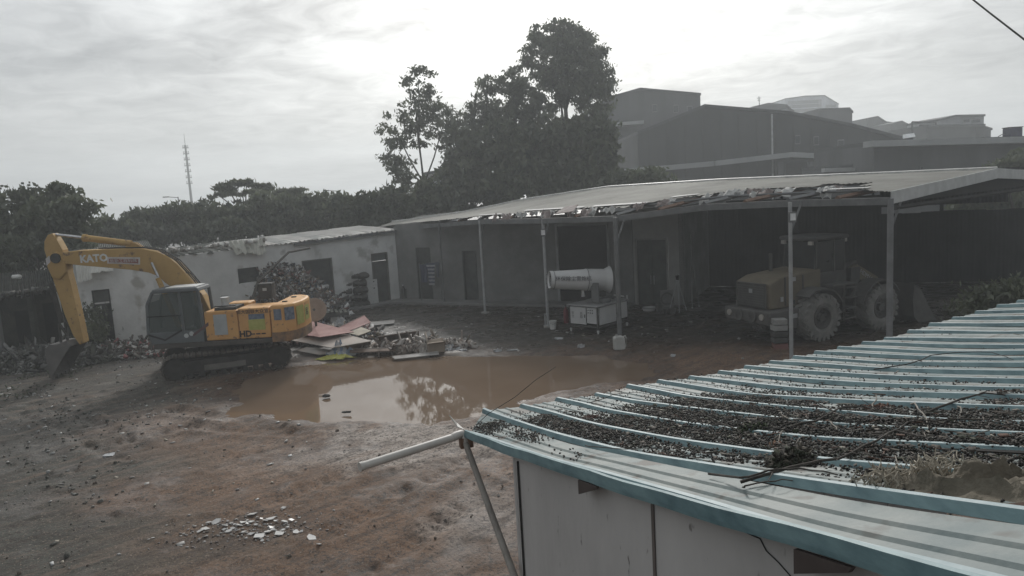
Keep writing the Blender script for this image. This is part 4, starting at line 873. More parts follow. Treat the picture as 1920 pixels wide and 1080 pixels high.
# cab
mb = MB(); mb.box((-.35, 0, 1.75), (1.5, 1.5, .9)); lc = mb.build('cab', ldark, wl, bevel=.05)
mb = MB()
for x, y in ((-1.05, -.7), (-1.05, .7), (.35, -.7), (.35, .7), (-.2, -.72), (-.2, .72)): mb = MB(); mb.tube([(x, y, 2.1), (x * .93, y * .95, 3.3)], .05, 5); mb.build('cab_pillar', ldark, lc)
mb = MB(); mb.box((-.35, 0, 3.36), (1.65, 1.6, .14)); mb.build('cab_roof', M('cab_roof_grey', (.055, .055, .054)), lc, bevel=.05)
for nm_, c, s_ in (('side_window', (-.65, -.7, 2.7), (.85, .02, 1.1)), ('door_window', (.08, -.7, 2.7), (.5, .02, 1.1)), ('windscreen', (.35, 0, 2.7), (.02, 1.3, 1.1)), ('rear_window', (-1.02, 0, 2.7), (.02, 1.3, 1.1)), ('far_window', (-.35, .7, 2.7), (1.3, .02, 1.1))):
    mb = MB(); mb.box(c, s_); mb.build(nm_, M('loader_glass', (.018, .02, .02), .2), lc)
for x, y in ((.45, -.6), (.45, .6), (-1.15, -.6), (-1.15, .6)): mb = MB(); mb.box((x, y, 3.22), (.1, .16, .12)); mb.build('work_lamp', M('lamp_dull', (.35, .33, .3)), lc)
# fenders and ladder
for x, y in ((-wb, -1.08), (-wb, 1.08), (wb, -1.08), (wb, 1.08)):
    mb = MB(); pr_ = [(x + 1.02 * math.cos(a), .8 + 1.0 * math.sin(a)) for a in np.linspace(rad(25 if x < 0 else 30), rad(130 if x < 0 else 165), 10)]; pr_ += [(x + .97 * math.cos(a), .8 + .95 * math.sin(a)) for a in np.linspace(rad(130 if x < 0 else 165), rad(25 if x < 0 else 30), 10)]
    mb.prism(pr_, y - .3, y + .3); mb.build('fender', lgrey, wl)
for y in (-1.15, 1.15):
    mb = MB(); x0 = .05
    for xx in (x0 - .26, x0 + .26): mb.tube([(xx, y, .55), (xx, y, 1.75)], .03, 5)
    ld = mb.build('ladder', lgrey, wl)
    for z in (.6, .95, 1.3, 1.65): mb = MB(); mb.box((x0, y, z), (.5, .22, .035)); mb.build('step', lgrey, ld)
    mb = MB(); mb.box((x0 - .3, y * .82, 1.78), (1.1, .6, .05)); mb.build('platform', lgrey, ld)
    mb = MB(); mb.tube([(x0 + .3, y, 1.78), (x0 + .36, y, 1.9), (x0 + .36, y, 1.45)], .02, 5); mb.build('hand_rail', lgrey, ld)
# lift arms, bucket
mb = MB(); mb.prism([(wb - .75, .9), (wb - .3, .9), (wb - .2, 2.2), (wb - .65, 2.2)], -.62, .62); mb.build('lift_tower', ldark, wl)
for y in (-.5, .5):
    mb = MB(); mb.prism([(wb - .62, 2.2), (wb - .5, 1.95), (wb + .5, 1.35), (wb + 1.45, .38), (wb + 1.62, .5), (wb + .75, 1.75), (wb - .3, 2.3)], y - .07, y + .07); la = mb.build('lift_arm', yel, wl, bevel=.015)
    if y < 0: text('HDM16', .22, la, frame((wb + .15, y - .078, 1.86), (1, 0, -.62), (0, 0, 1)), pale_steel)
    mb = MB(); mb.cyl((wb - .4, y * .75, .95), (wb + .6, y * .75, 1.4), .08); mb.build('lift_cylinder', ldark, la)
mb = MB(); mb.prism([(wb + .05, 2.3), (wb + .25, 2.35), (wb + .55, 1.3), (wb + .4, 1.25)], -.08, .08); mb.cyl((wb - .5, 0, 2.1), (wb + .1, 0, 2.28), .08); mb.build('tilt_lever', ldark, wl)
bp_ = [(wb + 1.5, 1.45), (wb + 1.42, .9), (wb + 1.5, .3), (wb + 1.75, .06), (wb + 2.75, .03)]
mb = MB()
for a, c in zip(bp_, bp_[1:]): mb.hexa([(a[0], -1.45, a[1]), (c[0], -1.45, c[1]), (c[0], 1.45, c[1]), (a[0], 1.45, a[1]), (a[0] + .02, -1.45, a[1] + .04), (c[0] + .02, -1.45, c[1] + .04), (c[0] + .02, 1.45, c[1] + .04), (a[0] + .02, 1.45, a[1] + .04)])
lb = mb.build('bucket', lgrey, wl)
for y in (-1.45, 1.45): mb = MB(); mb.prism(bp_ + [(wb + 2.4, .45), (wb + 1.85, 1.25)], y - .025, y + .025); mb.build('bucket_side', lgrey, lb)

# ------------------------------------------------------------------ fog cannon on its cart
CA, CB = G(1069, 621), G(1122, 627)      # front feet
fx = (CB - CA); cwid = fx.length; fx.normalize(); fy = Vector((-fx.y, fx.x, 0)); cdep = 1.95
fc = thing('fog_cannon', 'white fog cannon sprayer mounted on a white steel cabinet cart', 'sprayer', CA, math.atan2(fx.y, fx.x))
wht = M('cannon_white', (.45, .455, .45), .5, scale=1.2, col2=(.56, .565, .56)); cabw = M('cabinet_white', (.42, .425, .42), .55, scale=1.5, col2=(.52, .525, .52))
zb, zt = .30, 1.02
mb = MB(); mb.box((cwid / 2, cdep / 2, zt + .03), (cwid + .12, cdep + .14, .05)); mb.build('cart_top', M('cart_top_grey', (.25, .25, .25), .6), fc, bevel=.01)
mb = MB(); mb.box((cwid / 2, cdep / 2, .25), (cwid, cdep, .06)); mb.build('cart_frame', ldark, fc)
for x in (.03, cwid - .03):
    for y in (.03, cdep - .03):
        mb = MB(); mb.box((x, y, .58), (.06, .06, .86)); lg = mb.build('leg', ldark, fc)
        mb = MB(); mb.cyl((x, y, .0), (x, y, .13), .03, .05, 10); mb.build('foot', wht, lg)
dx = cwid * .58
mb = MB(); mb.box((dx / 2 + .05, -.005, (zb + zt) / 2), (dx - .04, .04, zt - zb - .06)); dr = mb.build('cabinet_door', cabw, fc, bevel=.006)
mb = MB(); mb.box((dx - .02, -.03, .66), (.035, .02, .12)); mb.build('handle', black, dr)
for x, s in ((.2, '安 全'), (dx - .18, '危 险')): text('\n'.join(s.split()), .13, dr, frame((x, -.029, .68), (1, 0, 0), (0, 0, 1)), M('faded_ink', (.22, .22, .22)))
mb = MB(); mb.box(((dx + cwid) / 2 + .02, -.005, .69), (cwid - dx - .13, .04, .6)); cpn = mb.build('control_panel', cabw, fc, bevel=.006)
for i in range(3):
    for j in range(2): mb = MB(); x = dx + .16 + i * .1; z = .9 - j * .1; mb.cyl((x, -.025, z), (x, -.045, z), .022, .022, 8); mb.build('push_button', black, cpn)
mb = MB(); mb.box((cwid + .005, .62, (zb + zt) / 2), (.04, 1.05, zt - zb - .06)); mb.build('side_panel', cabw, fc)
mb = MB(); mb.box((cwid + .005, 1.58, (zb + zt) / 2 + .02), (.04, .62, zt - zb - .1)); mb.build('side_panel', cabw, fc)
mb = MB(); mb.box((.005, cdep / 2, (zb + zt) / 2), (.03, cdep - .15, zt - zb - .06)); mb.build('side_panel', cabw, fc)
mb = MB(); mb.tube([(cwid + .05, cdep - .3, zt + .2), (cwid * .3, cdep - .05, zt + .2)], .03, 6); mb.cyl((cwid, cdep, zt), (cwid, cdep, zt + .2), .03); mb.build('rail', cabw, fc)
ped = Vector((cwid * .72, cdep * .45, 0)); mb = MB(); mb.cyl((ped.x, ped.y, zt + .05), (ped.x, ped.y, zt + .2), .3, .3, 20)
for s_ in (-1, 1): mb.box((ped.x, ped.y + s_ * .46, zt + .5), (.34, .05, .75))
mb.box((ped.x, ped.y, zt + .2), (.36, 1.0, .06)); mb.build('yoke', M('yoke_grey', (.13, .135, .135), .6), fc)
Rz = Matrix.Rotation(-math.atan2(fx.y, fx.x), 3, 'Z')
pw = CA + (fx * ped.x + fy * ped.y); mouth = Y(1030, 525, pw.y - .15); tail = Y(1142, 524, pw.y + .25)
ml, tl = Rz @ (mouth - CA), Rz @ (tail - CA); Lc = (tl - ml).length
mb = MB(); mb.lathe([(.28, .06), (.33, .02), (.35, .0), (.35, .14), (.33, .16), (.345, .2), (.41, Lc * .58), (.43, Lc * .6), (.43, Lc * .63), (.42, Lc * .65), (.42, Lc * .92), (.50, Lc), (.52, Lc), (.44, Lc * .93), (.40, Lc * .9)], ml, tl, 40); can = mb.build('barrel', wht, fc, smooth=35)
for t0, r_ in ((.155, .352), (Lc * .615, .436)): mb = MB(); mb.lathe([(r_ - .01, -.012), (r_, -.012), (r_, .012), (r_ - .01, .012)], ml + (tl - ml).normalized() * t0, tl, 40); mb.build('band', M('band_grey', (.12, .125, .125)), can)
mb = MB(); mb.lathe([(.0, 0), (.3, 0)], ml + (tl - ml).normalized() * .25, tl, 24); mb.build('fan_plate', ldark, can)
for i in range(12):
    a = 2 * math.pi * i / 12; ax = (tl - ml).normalized(); q_ = ax.to_track_quat('Z', 'Y').to_matrix(); c = ml + q_ @ Vector((.35 * math.cos(a), .35 * math.sin(a), 0)) - ax * .02; mb = MB(); mb.cyl(c, c - ax * .04, .02, .012, 6); mb.build('nozzle', steel, can)
ax = (tl - ml).normalized(); cm_ = ml + ax * (Lc * .36)
vd = (Rz @ (CAMP - (CA))).normalized(); sd_ = (vd - ax * vd.dot(ax)).normalized(); upv = ax.cross(sd_); upv = upv if upv.z > 0 else -upv
tmx = frame(cm_ + sd_ * .40, ax + sd_ * .06, upv); tx = text('环保除尘雾炮机', .2, can, tmx, M('cannon_ink', (.13, .13, .14), .7), ext=.012)
mb = MB(); c = ml + ax * (Lc * .55); mb.cyl(c - Vector((0, 0, .42)), c - Vector((0, 0, .66)), .05, .07); mb.build('pump', cabw, fc)
# ------------------------------------------------------------------ small things in the yard
def at(px, py): p = G(px, py); p.z = max(0.0, gz(p.x, p.y)); return p
def pail(px, py, lab, r=.15, h=.34, col='pail_white'):
    o = thing('bucket', lab, 'bucket', at(px, py)); mb = MB(); mb.lathe([(0, 0), (r * .8, 0), (r, h), (r * 1.06, h), (r * 1.06, h * .93), (r * .96, h * .93), (r * .76, .02), (0, .02)], (0, 0, 0), (0, 0, 1), 18); mb.build('bucket_body', MATS[col], o, smooth=40)
    mb = MB(); mb.tube([(-r, 0, h * .95), (-r * .7, -.1, h * .75), (0, -.17, h * .62), (r * .7, -.1, h * .75), (r, 0, h * .95)], .006, 5); mb.build('handle', steel, o); return o
pail(1037, 617, 'white bucket at the foot of the slim post left of the fog cannon')
# jerry can by the post
o = thing('jerry_can', 'white plastic jerry can at the foot of the thick post', 'jerry can', at(1166, 653) + Vector((-.12, -.22, 0)), .15)
mb = MB(); mb.prism([(-.19, 0), (.19, 0), (.19, .40), (.10, .47), (-.13, .47), (-.19, .42)], -.13, .13); mb.build('can_body', M('hdpe', (.36, .36, .34), .5, col2=(.46, .46, .44)), o, bevel=.035)
mb = MB(); mb.tube([(.14, 0, .42), (.22, 0, .46), (.26, 0, .36), (.25, 0, .12), (.19, 0, .08)], .028, 8); mb.build('handle', MATS['hdpe'], o, smooth=50)
mb = MB(); mb.cyl((-.08, 0, .47), (-.08, 0, .52), .04, .04, 12); mb.build('cap', MATS['hdpe'], o)
# fire extinguisher left of the cart
o = thing('fire_extinguisher', 'red fire extinguisher standing left of the fog cannon cart', 'extinguisher', at(1062, 606))
mb = MB(); mb.lathe([(0, 0), (.10, 0), (.105, .03), (.105, .5), (.08, .58), (.035, .62), (.035, .68), (0, .68)], (0, 0, 0), (0, 0, 1), 18); mb.build('cylinder_body', M('extinguisher_red', (.16, .022, .03), .6), o, smooth=50)
mb = MB(); mb.box((0, -.03, .72), (.04, .14, .05)); mb.tube([(.03, 0, .68), (.13, 0, .6), (.13, 0, .25)], .014, 6); mb.build('valve', black, o)
# small pump fitting by the slim post
o = thing('tap_stand', 'small pale water tap stand beside the white bucket', 'tap', at(1023, 612)); mb = MB(); mb.tube([(0, 0, 0), (0, 0, .42), (0, 0, .5), (.08, 0, .5)], .035, 8); mb.build('riser', pale_steel, o); mb = MB(); mb.tube([(0, 0, .05), (.25, -.05, .04)], .03, 6); mb.build('hose_end', pale_steel, o)
# blue work sawhorse / tripod
tp = P(1272, 521, WE - dD * .1 - nD * .5, WE + dD - nD * .5); b_p = at(1272, 584)
o = thing('tripod', 'pale survey tripod standing right of the double door', 'tripod', b_p); zt_ = 1.35
mb = MB(); mb.cyl((0, 0, zt_ - .06), (0, 0, zt_), .08, .08, 12); mb.build('head', pale_steel, o)
for a in (.4, 2.5, 4.6): mb = MB(); mb.tube([(.03 * math.cos(a), .03 * math.sin(a), zt_ - .04), (.42 * math.cos(a), .42 * math.sin(a), .0)], .022, 6); mb.build('leg', pale_steel, o)
mb = MB(); mb.lathe([(0, 0), (.06, .02), (.09, .2), (.0, .26)], (0, 0, zt_), (0, 0, 3), 12); mb.build('instrument', black, o)
# old tyre/fan ring leaning at the door
o = thing('metal_ring_stand', 'grey square framed fan leaning near the double door', 'fan', at(1251, 579)); mb = MB(); mb.box((0, 0, .42), (.6, .14, .84)); mb.build('fan_housing', M('fan_grey', (.16, .16, .155)), o, bevel=.02)
mb = MB(); mb.lathe([(.27, 0), (.29, .03), (.24, .05), (.22, .02)], (0, -.06, .46), (0, -2, .46), 24); mb.build('fan_ring', lgrey, o)
for k_, (px, py, lab) in enumerate(((1217, 582, 'low white basin on the floor below the double door'), (1236, 583, 'grey paint tub beside the low white basin'), (1250, 588, 'dark oil tub in front of the square fan'), (1262, 589, 'tub between the tripod legs'))):
    o = thing('tub', lab, 'tub', at(px, py)); r, h_ = ((.3, .14), (.16, .3), (.15, .24), (.14, .26))[k_]; mb = MB(); mb.lathe([(0, 0), (r * .85, 0), (r, h_), (r * .93, h_), (r * .8, .03), (0, .03)], (0, 0, 0), (0, 0, 1), 16); mb.build('tub_wall', (cabw, lgrey, ldark, lgrey)[k_], o, smooth=40)
    mb = MB(); mb.lathe([(r * .97, h_ - .015), (r * 1.05, h_ - .01), (r * 1.05, h_ + .005), (r * .95, h_ + .005)], (0, 0, 0), (0, 0, 1), 16); mb.build('rim', steel, o)
# poles leaning in the bay
for k_, (x0, y0_, x1, y1_, lab) in enumerate(((1296, 440, 1298, 578, 'thin upright pipe at the edge of the loader bay'), (1302, 508, 1311, 560, 'short pale stick leaning inside the loader bay'))):
    b_ = at(x1, y1_ if k_ == 0 else 575); t_p = Y(x0, y0_, b_.y + .3); o = thing('leaning_pipe', lab, 'pipe', b_); mb = MB(); mb.tube([(0, 0, 0), t_p - b_], .022, 6); mb.build('pipe_shaft', steel, o); mb = MB(); mb.cyl((0, 0, -.005), (0, 0, .05), .04, .03); mb.build('pipe_cap', pale_steel, o)
# striped block stack beside the front post
bs = at(1462, 655); o = thing('crate_stack', 'small stack of pale and red blocks beside the loader post', 'crates', bs)
for i in range(5): mb = MB(); mb.box((random.uniform(-.03, .03), 0, .12 + i * .2), (.44, .36, .17), random.uniform(-.1, .1)); mb.build('crate', [M('crate_red', (.16, .07, .06)), M('crate_pale', (.25, .25, .24)), ldark][[0, 2, 2, 1, 1][i]], o, bevel=.015)
mb = MB(); mb.box((0, 0, .02), (.5, .42, .03)); mb.build('pallet_base', rust, o)
# laundry by the workshop wall
q0, q1 = P(786, 497, WC - nC * .5, WD - nC * .5), P(824, 490, WC - nC * .5, WD - nC * .5)
ll = thing('clothes_line', 'thin clothes line in front of the workshop door', 'clothes line', (q0.x, q0.y, 0)); mb = MB(); mb.tube([(0, 0, q0.z), Vector(q1 - q0) + Vector((0, 0, q0.z))], .008, 4)
mb.build('line', steel, ll)
for p in (q0, q1): mb = MB(); b_ = Vector((p.x - q0.x, p.y - q0.y, .1)); mb.cyl(b_, b_ + Vector((0, 0, p.z)), .025, .02, 6); mb.build('prop', steel, ll)
def garment(f, w, l, mats, lab):
    c = q0.lerp(q1, f); o = thing('garment', lab, 'clothing', c - Vector((0, 0, l))); d = (q1 - q0).normalized(); d.z = 0; mb = MB(); nr, nc_ = 12, 6
    for r in range(nr + 1):
        for k_ in range(nc_ + 1):
            u, v = k_ / nc_ - .5, r / nr; wd = w * (1.25 if v > .82 else 1 - .1 * (1 - v)); q = d * (u * wd) + Vector((-d.y, d.x, 0)) * (.03 * math.sin(u * 12 + v * 3)) + Vector((0, 0, v * l)); mb.v.append(tuple(q))
    for r in range(nr):
        for k_ in range(nc_): mb.f.append((r * 7 + k_, r * 7 + k_ + 1, r * 7 + k_ + 8, r * 7 + k_ + 7)); mb.m.append(r % len(mats))
    b = mb.build('cloth', mats, o); s_ = b.modifiers.new('t', 'SOLIDIFY'); s_.thickness = .015
    mb = MB(); mb.tube([tuple(d * -.12 + Vector((0, 0, l * .98))), (0, 0, l + .05), tuple(d * .12 + Vector((0, 0, l * .98)))], .008, 4); mb.build('hanger', steel, o)
cl_b = M('cloth_navy', (.05, .06, .10), .9); cl_w = M('cloth_pale', (.30, .30, .32), .9); cl_g = M('cloth_grey', (.12, .13, .16), .9)
garment(.2, .42, .95, [cl_b], 'dark navy garment hanging by the workshop door'); garment(.55, .42, 1.15, [cl_w, cl_b], 'striped pale and navy garment hanging on the line'); garment(.87, .2, .8, [cl_g], 'narrow grey garment at the end of the line')
# meter box and pipe at the row house corner
c = P(772, 497, WB - nB * .1, WC - nB * .1); o = thing('meter_box', 'pale meter box with pipe on the row house corner', 'meter box', c); mb = MB(); mb.box((0, 0, 0), (.42, .16, .45), .69); mb.build('box_body', cabw, o, bevel=.01)
mb = MB(); mb.box((.0, -.085, .0), (.3, .02, .3), .69); mb.build('window_plate', steel, o); mb = MB(); mb.tube([(-.1, 0, .2), (-.12, 0, 1.6)], .05, 6); mb.build('conduit', dark_door, o)
for k_, (px, py) in enumerate(((757, 556), (764, 557), (771, 556))):
    o = thing('bottle', ['dark gas bottle nearest the white board', 'dark gas bottle in the middle of three by the corner', 'pale necked bottle by the house corner'][k_], 'bottle', Vector((*P(px, py, WB - nB * .35, WC - nB * .35).xy, .11)))
    mb = MB(); mb.lathe([(0, 0), (.12, 0), (.12, .5), (.06, .62), (.04, .7), (0, .7)], (0, 0, 0), (0, 0, 1), 12); mb.build('bottle_body', [ldark, ldark, lgrey][k_], o, smooth=50); mb = MB(); mb.cyl((0, 0, .7), (0, 0, .76), .03); mb.build('cap', cabw, o)
# white board standing by the house door
p0, p1 = at(691, 574), at(710, 571); bd = Vector(((p1 - p0).x, (p1 - p0).y, 0)); 
o = thing('white_board', 'white speckled board standing upright beside the dark bundle stack', 'board', (p0 + p1) / 2, math.atan2(bd.y, bd.x)); mb = MB(); mb.box((0, 0, .68), (bd.length, .06, 1.36)); mb.build('board_face', M('speckled_white', (.30, .31, .30), .7, scale=7, col2=(.50, .51, .5), fac=(.3, .45)), o); 
for z_ in (.9, 1.25): mb = MB(); mb.box((.1, -.035, z_), (.08, .01, .06)); mb.build('hole', void, o)
# dark bundles stacked by the wall
bun = M('dark_bundle', (.035, .035, .033), .9, scale=3, col2=(.08, .078, .072), bump=.3)
rows = [(612, 575, 5, .0), (622, 573, 4, .36), (634, 571, 4, .72), (646, 569, 3, 1.08), (660, 567, 2, 1.44)]
cnt = 0
for (px, py, k_, z_) in rows:
    a, b = at(px, py + 8), at(690, 574)
    for i in range(k_):
        p = a.lerp(b, (i + .5) / k_); cnt += 1
        o = thing('bundle', 'dark wrapped bundle in the stack against the row house wall', 'bundle', (p.x, p.y, z_ + .0), random.uniform(.3, .9), 'dark bundles stacked by the wall')
        mb = MB(); w = (b - a).length / k_ * .98; L_ = 1.0
        mb.lathe([(0, -.5 * w), (.12, -.49 * w), (.175, -.4 * w), (.18, 0), (.175, .4 * w), (.12, .49 * w), (0, .5 * w)], (0, 0, .175), (1, 0, .175), 10); mb.v = [(x, y * (2.6), z * (.95 + .1 * math.sin(9 * x + 5 * y))) for x, y, z in mb.v]; mb.build('wrap', bun, o, smooth=60)
        mb = MB(); mb.lathe([(.185, -.02), (.19, 0), (.185, .02)], (0, 0, .175), (1, 0, .175), 10); mb.v = [(x, y * 2.6, z) for x, y, z in mb.v]; mb.build('strap', ldark, o)

# ------------------------------------------------------------------ scrap heaps and boards
scrap_cols = [(.05, .05, .05), (.16, .15, .14), (.30, .29, .28), (.09, .075, .065), (.42, .42, .41), (.14, .07, .06), (.05, .07, .10), (.22, .18, .13), (.07, .07, .065), (.55, .55, .54)]
scm = multimat('scrap', scrap_cols, .65)
def heap(lab, c, rx, ry, h, n, smin=.05, smax=.22, mat=scm, name='scrap_heap'):
    c = Vector(c); a = RNG.uniform(0, 2 * np.pi, n); r = np.sqrt(RNG.random(n)); x = c.x + rx * r * np.cos(a); y = c.y + ry * r * np.sin(a)
    hh = h * np.clip(1 - r ** 1.6, 0, 1) * (.72 + .5 * fbm(x * 1.3, y * 1.3, 3, 5)); z = hh * np.where(RNG.random(n) < .75, 1, RNG.random(n))
    d = RNG.uniform(smin, smax, (n, 3)) * np.array([1.3, .9, .25]); m_ = RNG.random(n) < .12; d[m_, 0] *= 3
    o = chips(name, np.stack([x, y, z + .02], 1), d, mat); 
    return tag(o, lab, 'scrap', kind='stuff')
h1 = G(496, 604); heap('high heap of crushed cans and scrap behind the excavator', (h1.x, h1.y + .9, 0), 3.9, 2.0, 3.0, 11000, .05, .2)
h2 = G(606, 599); heap('lower scrap heap beside the round disc', (h2.x, h2.y, 0), 1.15, .9, 1.05, 1900)
hx = G(560, 640); heap('low mixed rubbish under the plywood sheets', (hx.x + .8, hx.y + .2, 0), 2.6, 1.3, .42, 1800, .06, .25)
hx = G(770, 655); heap('splintered waste wood at the puddle edge', (hx.x, hx.y, 0), 2.4, .6, .22, 700, .06, .3, multimat('wood_waste', [(.2, .16, .13), (.3, .26, .22), (.1, .08, .07), (.38, .35, .32), (.15, .12, .1)]))
hx = G(60, 690); heap('grey rubble pile behind the excavator bucket', (hx.x - .3, hx.y + 1.2, 0), 3.4, 2.2, .55, 2600, .05, .24, multimat('rubble_cols', [(.06, .06, .057), (.10, .10, .095), (.04, .04, .037), (.2, .2, .19), (.055, .052, .045), (.07, .07, .06), (.05, .055, .04)]))
hx = G(240, 668); heap('low line of litter along the white house wall', (hx.x, hx.y + .9, 0), 4.2, 1.5, .32, 2200, .05, .2, multimat('litter_cols', [(.08, .075, .065), (.12, .115, .105), (.3, .3, .29), (.06, .055, .05), (.5, .49, .47), (.08, .06, .05), (.16, .15, .14), (.1, .1, .09), (.25, .1, .1)]))
pk = M('pink_ply', (.27, .135, .125), .7, scale=1.8, col2=(.38, .22, .20)); pale_ply = M('pale_ply', (.36, .34, .31), .7, scale=1.3, col2=(.47, .40, .35)); brown_ply = M('brown_ply', (.12, .085, .065), .8, scale=2, col2=(.2, .15, .12)); grey_pl = M('grey_plank', (.22, .21, .20), .8, scale=2, col2=(.36, .35, .33))
BO = [('large pale plywood sheet lying on top of the board pile', pale_ply, [(548, 638, .35), (587, 611, .62), (697, 639, .55), (622, 652, .35)]),
      ('pink board showing behind the large pale plywood sheet', pk, [(560, 626, .55), (583, 601, .8), (664, 622, .7), (600, 632, .6)]),
      ('pink speckled board tilted up at the right of the pile', pk, [(632, 615, .6), (683, 591, .9), (695, 604, .7), (655, 620, .55)]),
      ('pale warped board sticking out below the plywood sheet', pale_ply, [(556, 657, .16), (576, 651, .24), (642, 658, .14), (598, 665, .08)]),
      ('dark brown board standing on edge right of the plywood', brown_ply, [(648, 647, .42), (694, 637, .46), (695, 646, .22), (652, 658, .16)]),
      ('long brown board with pale upper edge beside the puddle', brown_ply, [(709, 631, .5), (785, 620, .52), (786, 629, .24), (711, 641, .2)]),
      ('narrow grey plank leaning diagonally at the pile end', grey_pl, [(773, 647, .12), (806, 619, .62), (813, 622, .6), (785, 651, .1)]),
      ('flat grey plank below the long brown board', grey_pl, [(700, 655, .14), (770, 643, .24), (773, 648, .2), (712, 661, .1)]),
      ('thin plank lying at the water edge', grey_pl, [(735, 668, .05), (822, 659, .06), (823, 664, .05), (740, 673, .04)]),
      ('small beige board between the two pink boards', M('beige_board', (.36, .32, .25)), [(652, 624, .55), (677, 613, .62), (696, 620, .55), (672, 629, .48)]),
      ('short grey plank lying behind the pink board', grey_pl, [(694, 604, .10), (740, 600, .10), (739, 606, .08), (697, 610, .08)]),
      ('thin dark plank crossing the middle of the board pile', brown_ply, [(655, 655, .22), (742, 652, .2), (742, 657, .16), (656, 661, .16)])]
for lab, mt, q in BO:
    ps = [G(*p) for p in q]; c = sum(ps, Vector()) / 4; base = Vector((c.x, c.y, min(p.z for p in ps) - .02))
    o = thing('board', lab, 'board', base); mb = MB(); mb.slab([p - base for p in ps], .022); mb.build('board_sheet', mt, o)
    e = ps[0] - base, ps[1] - base; mb = MB(); mb.tube([e[0] + Vector((0, 0, .004)), e[1] + Vector((0, 0, .004))], .012, 4); mb.build('edge', pale_ply, o)
# round disc (reel flange)
dc = Y(589, 581, 28.6); o = thing('reel_flange', 'round brown reel disc standing on edge at the excavator tail', 'disc', Vector((dc.x, dc.y, 0))); mb = MB()
nv_ = Vector((.25, -.9, .35)).normalized(); c = Vector((0, 0, dc.z)); mb.lathe([(.03, 0), (.46, 0), (.47, .015), (.46, .03), (.03, .03)], c, c + nv_, 40); mb.build('disc_plate', M('disc_brown', (.22, .17, .135), .8, scale=3, col2=(.31, .25, .20)), o, smooth=40)
mb = MB(); mb.cyl(c - nv_ * .5, c + nv_ * .05, .05, .05, 12); mb.build('axle', ldark, o); mb = MB(); mb.tube([c - nv_ * .45, (-.1, .6, 0)], .05, 5); mb.build('prop', ldark, o)
# dark pallet frame
pb = G(628, 606); o = thing('pallet', 'dark slatted pallet lying between the disc and the pink board', 'pallet', (pb.x, pb.y, .35), .3)
for i in range(6): mb = MB(); mb.box((-.5 + i * .2, 0, .2 + .03 * math.sin(i)), (.12, 1.0, .03)); mb.build('slat', M('dark_slat', (.07, .075, .06)), o)
for y_ in (-.45, 0, .45): mb = MB(); mb.box((0, y_, .09), (1.25, .09, .14)); mb.build('bearer', ldark, o)
for y_ in (-.3, .3): mb = MB(); mb.box((0, y_, -.16), (.4, .3, .38)); mb.build('block', concrete, o)
# cardboard box
pb = at(818, 660); o = thing('cardboard_box', 'crumpled brown cardboard box at the right end of the board pile', 'box', pb, .2); mb = MB(); mb.box((0, 0, .17), (.6, .4, .34)); mb.build('box_body', M('cardboard', (.20, .16, .125), .9, col2=(.28, .23, .18)), o, bevel=.02)
for s_ in (-1, 1): mb = MB(); mb.slab([(-.3, s_ * .2, .345), (.3, s_ * .2, .345), (.32, s_ * .36, .42), (-.28, s_ * .36, .40)], .01); mb.build('flap', MATS['cardboard'], o)
def crumple(name, lab, cat, px, py, w, d, hgt, mat, seed, mat2=None):
    p = at(px, py); o = thing(name, lab, cat, p); mb = MB(); n_ = 26; rs = np.random.default_rng(seed)
    xs, ys = np.meshgrid(np.linspace(-1, 1, n_), np.linspace(-1, 1, n_), indexing='ij'); r = np.hypot(xs, ys)
    z = hgt * np.clip(1.05 - r ** 2, 0, 1) * (.25 + 1.5 * np.abs(fbm(xs * 5 + seed, ys * 5, 4, seed) - .5) * 2) + .01; ex_ = 1 + 1.0 * (fbm(xs * 4 + 5 * seed, ys * 4, 3, seed) - .5)
    for i in range(n_):
        for j in range(n_):
            sx, sy = xs[i, j] * math.sqrt(1 - ys[i, j] ** 2 / 2), ys[i, j] * math.sqrt(1 - xs[i, j] ** 2 / 2); mb.v.append((sx * w * ex_[i, j], sy * d * ex_[i, j], z[i, j] if r[i, j] < 1.3 else .005))
    for i in range(n_ - 1):
        for j in range(n_ - 1): mb.f.append((i * n_ + j, (i + 1) * n_ + j, (i + 1) * n_ + j + 1, i * n_ + j + 1)); mb.m.append(1 if mat2 and (i // 3) % 2 else 0)
    mb.build('folds', [mat, mat2 or mat], o); return o
crumple('plastic_sheet', 'crumpled lime yellow plastic sheet in front of the board pile', 'plastic', 626, 672, .62, .24, .16, M('lime_plastic', (.42, .42, .08), .45, col2=(.6, .6, .2)), 3)
crumple('plastic_bag', 'tangled blue and white plastic bag on the board pile', 'bag', 641, 667, .55, .3, .5, M('blue_plastic', (.14, .20, .30), .4, col2=(.35, .40, .46)), 8, M('white_plastic', (.45, .46, .47), .4))
crumple('plastic_bag', 'white crumpled bag lying on the pallet', 'bag', 640, 612, .35, .3, .5, MATS['white_plastic'], 5)
crumple('plastic_bag', 'pale bag beside the cardboard box', 'bag', 795, 660, .3, .25, .35, M('pale_bag', (.36, .33, .30), .6), 9)
crumple('plastic_bag', 'white scrap bag at the far end of the board pile', 'bag', 846, 655, .35, .25, .2, MATS['white_plastic'], 12)
# pole rising out of the heap
a, b = Y(484, 528, 32.4), Y(541, 473, 34.0); o = thing('broken_beam', 'broken beam rising from the scrap heap towards the eave', 'beam', Vector((a.x, a.y, a.z - 1.6)))
mb = MB(); q_ = Vector((a.x, a.y, a.z - 1.6)); mb.tube([(-.6, -.3, 0), a - q_, b - q_], .07, 6, r1=.05); mb.build('beam_shaft', M('old_wood', (.09, .085, .075), .9), o); mb = MB(); mb.tube([b - q_, b - q_ + Vector((.9, .4, .1))], .05, 5); mb.build('broken_end', MATS['old_wood'], o)
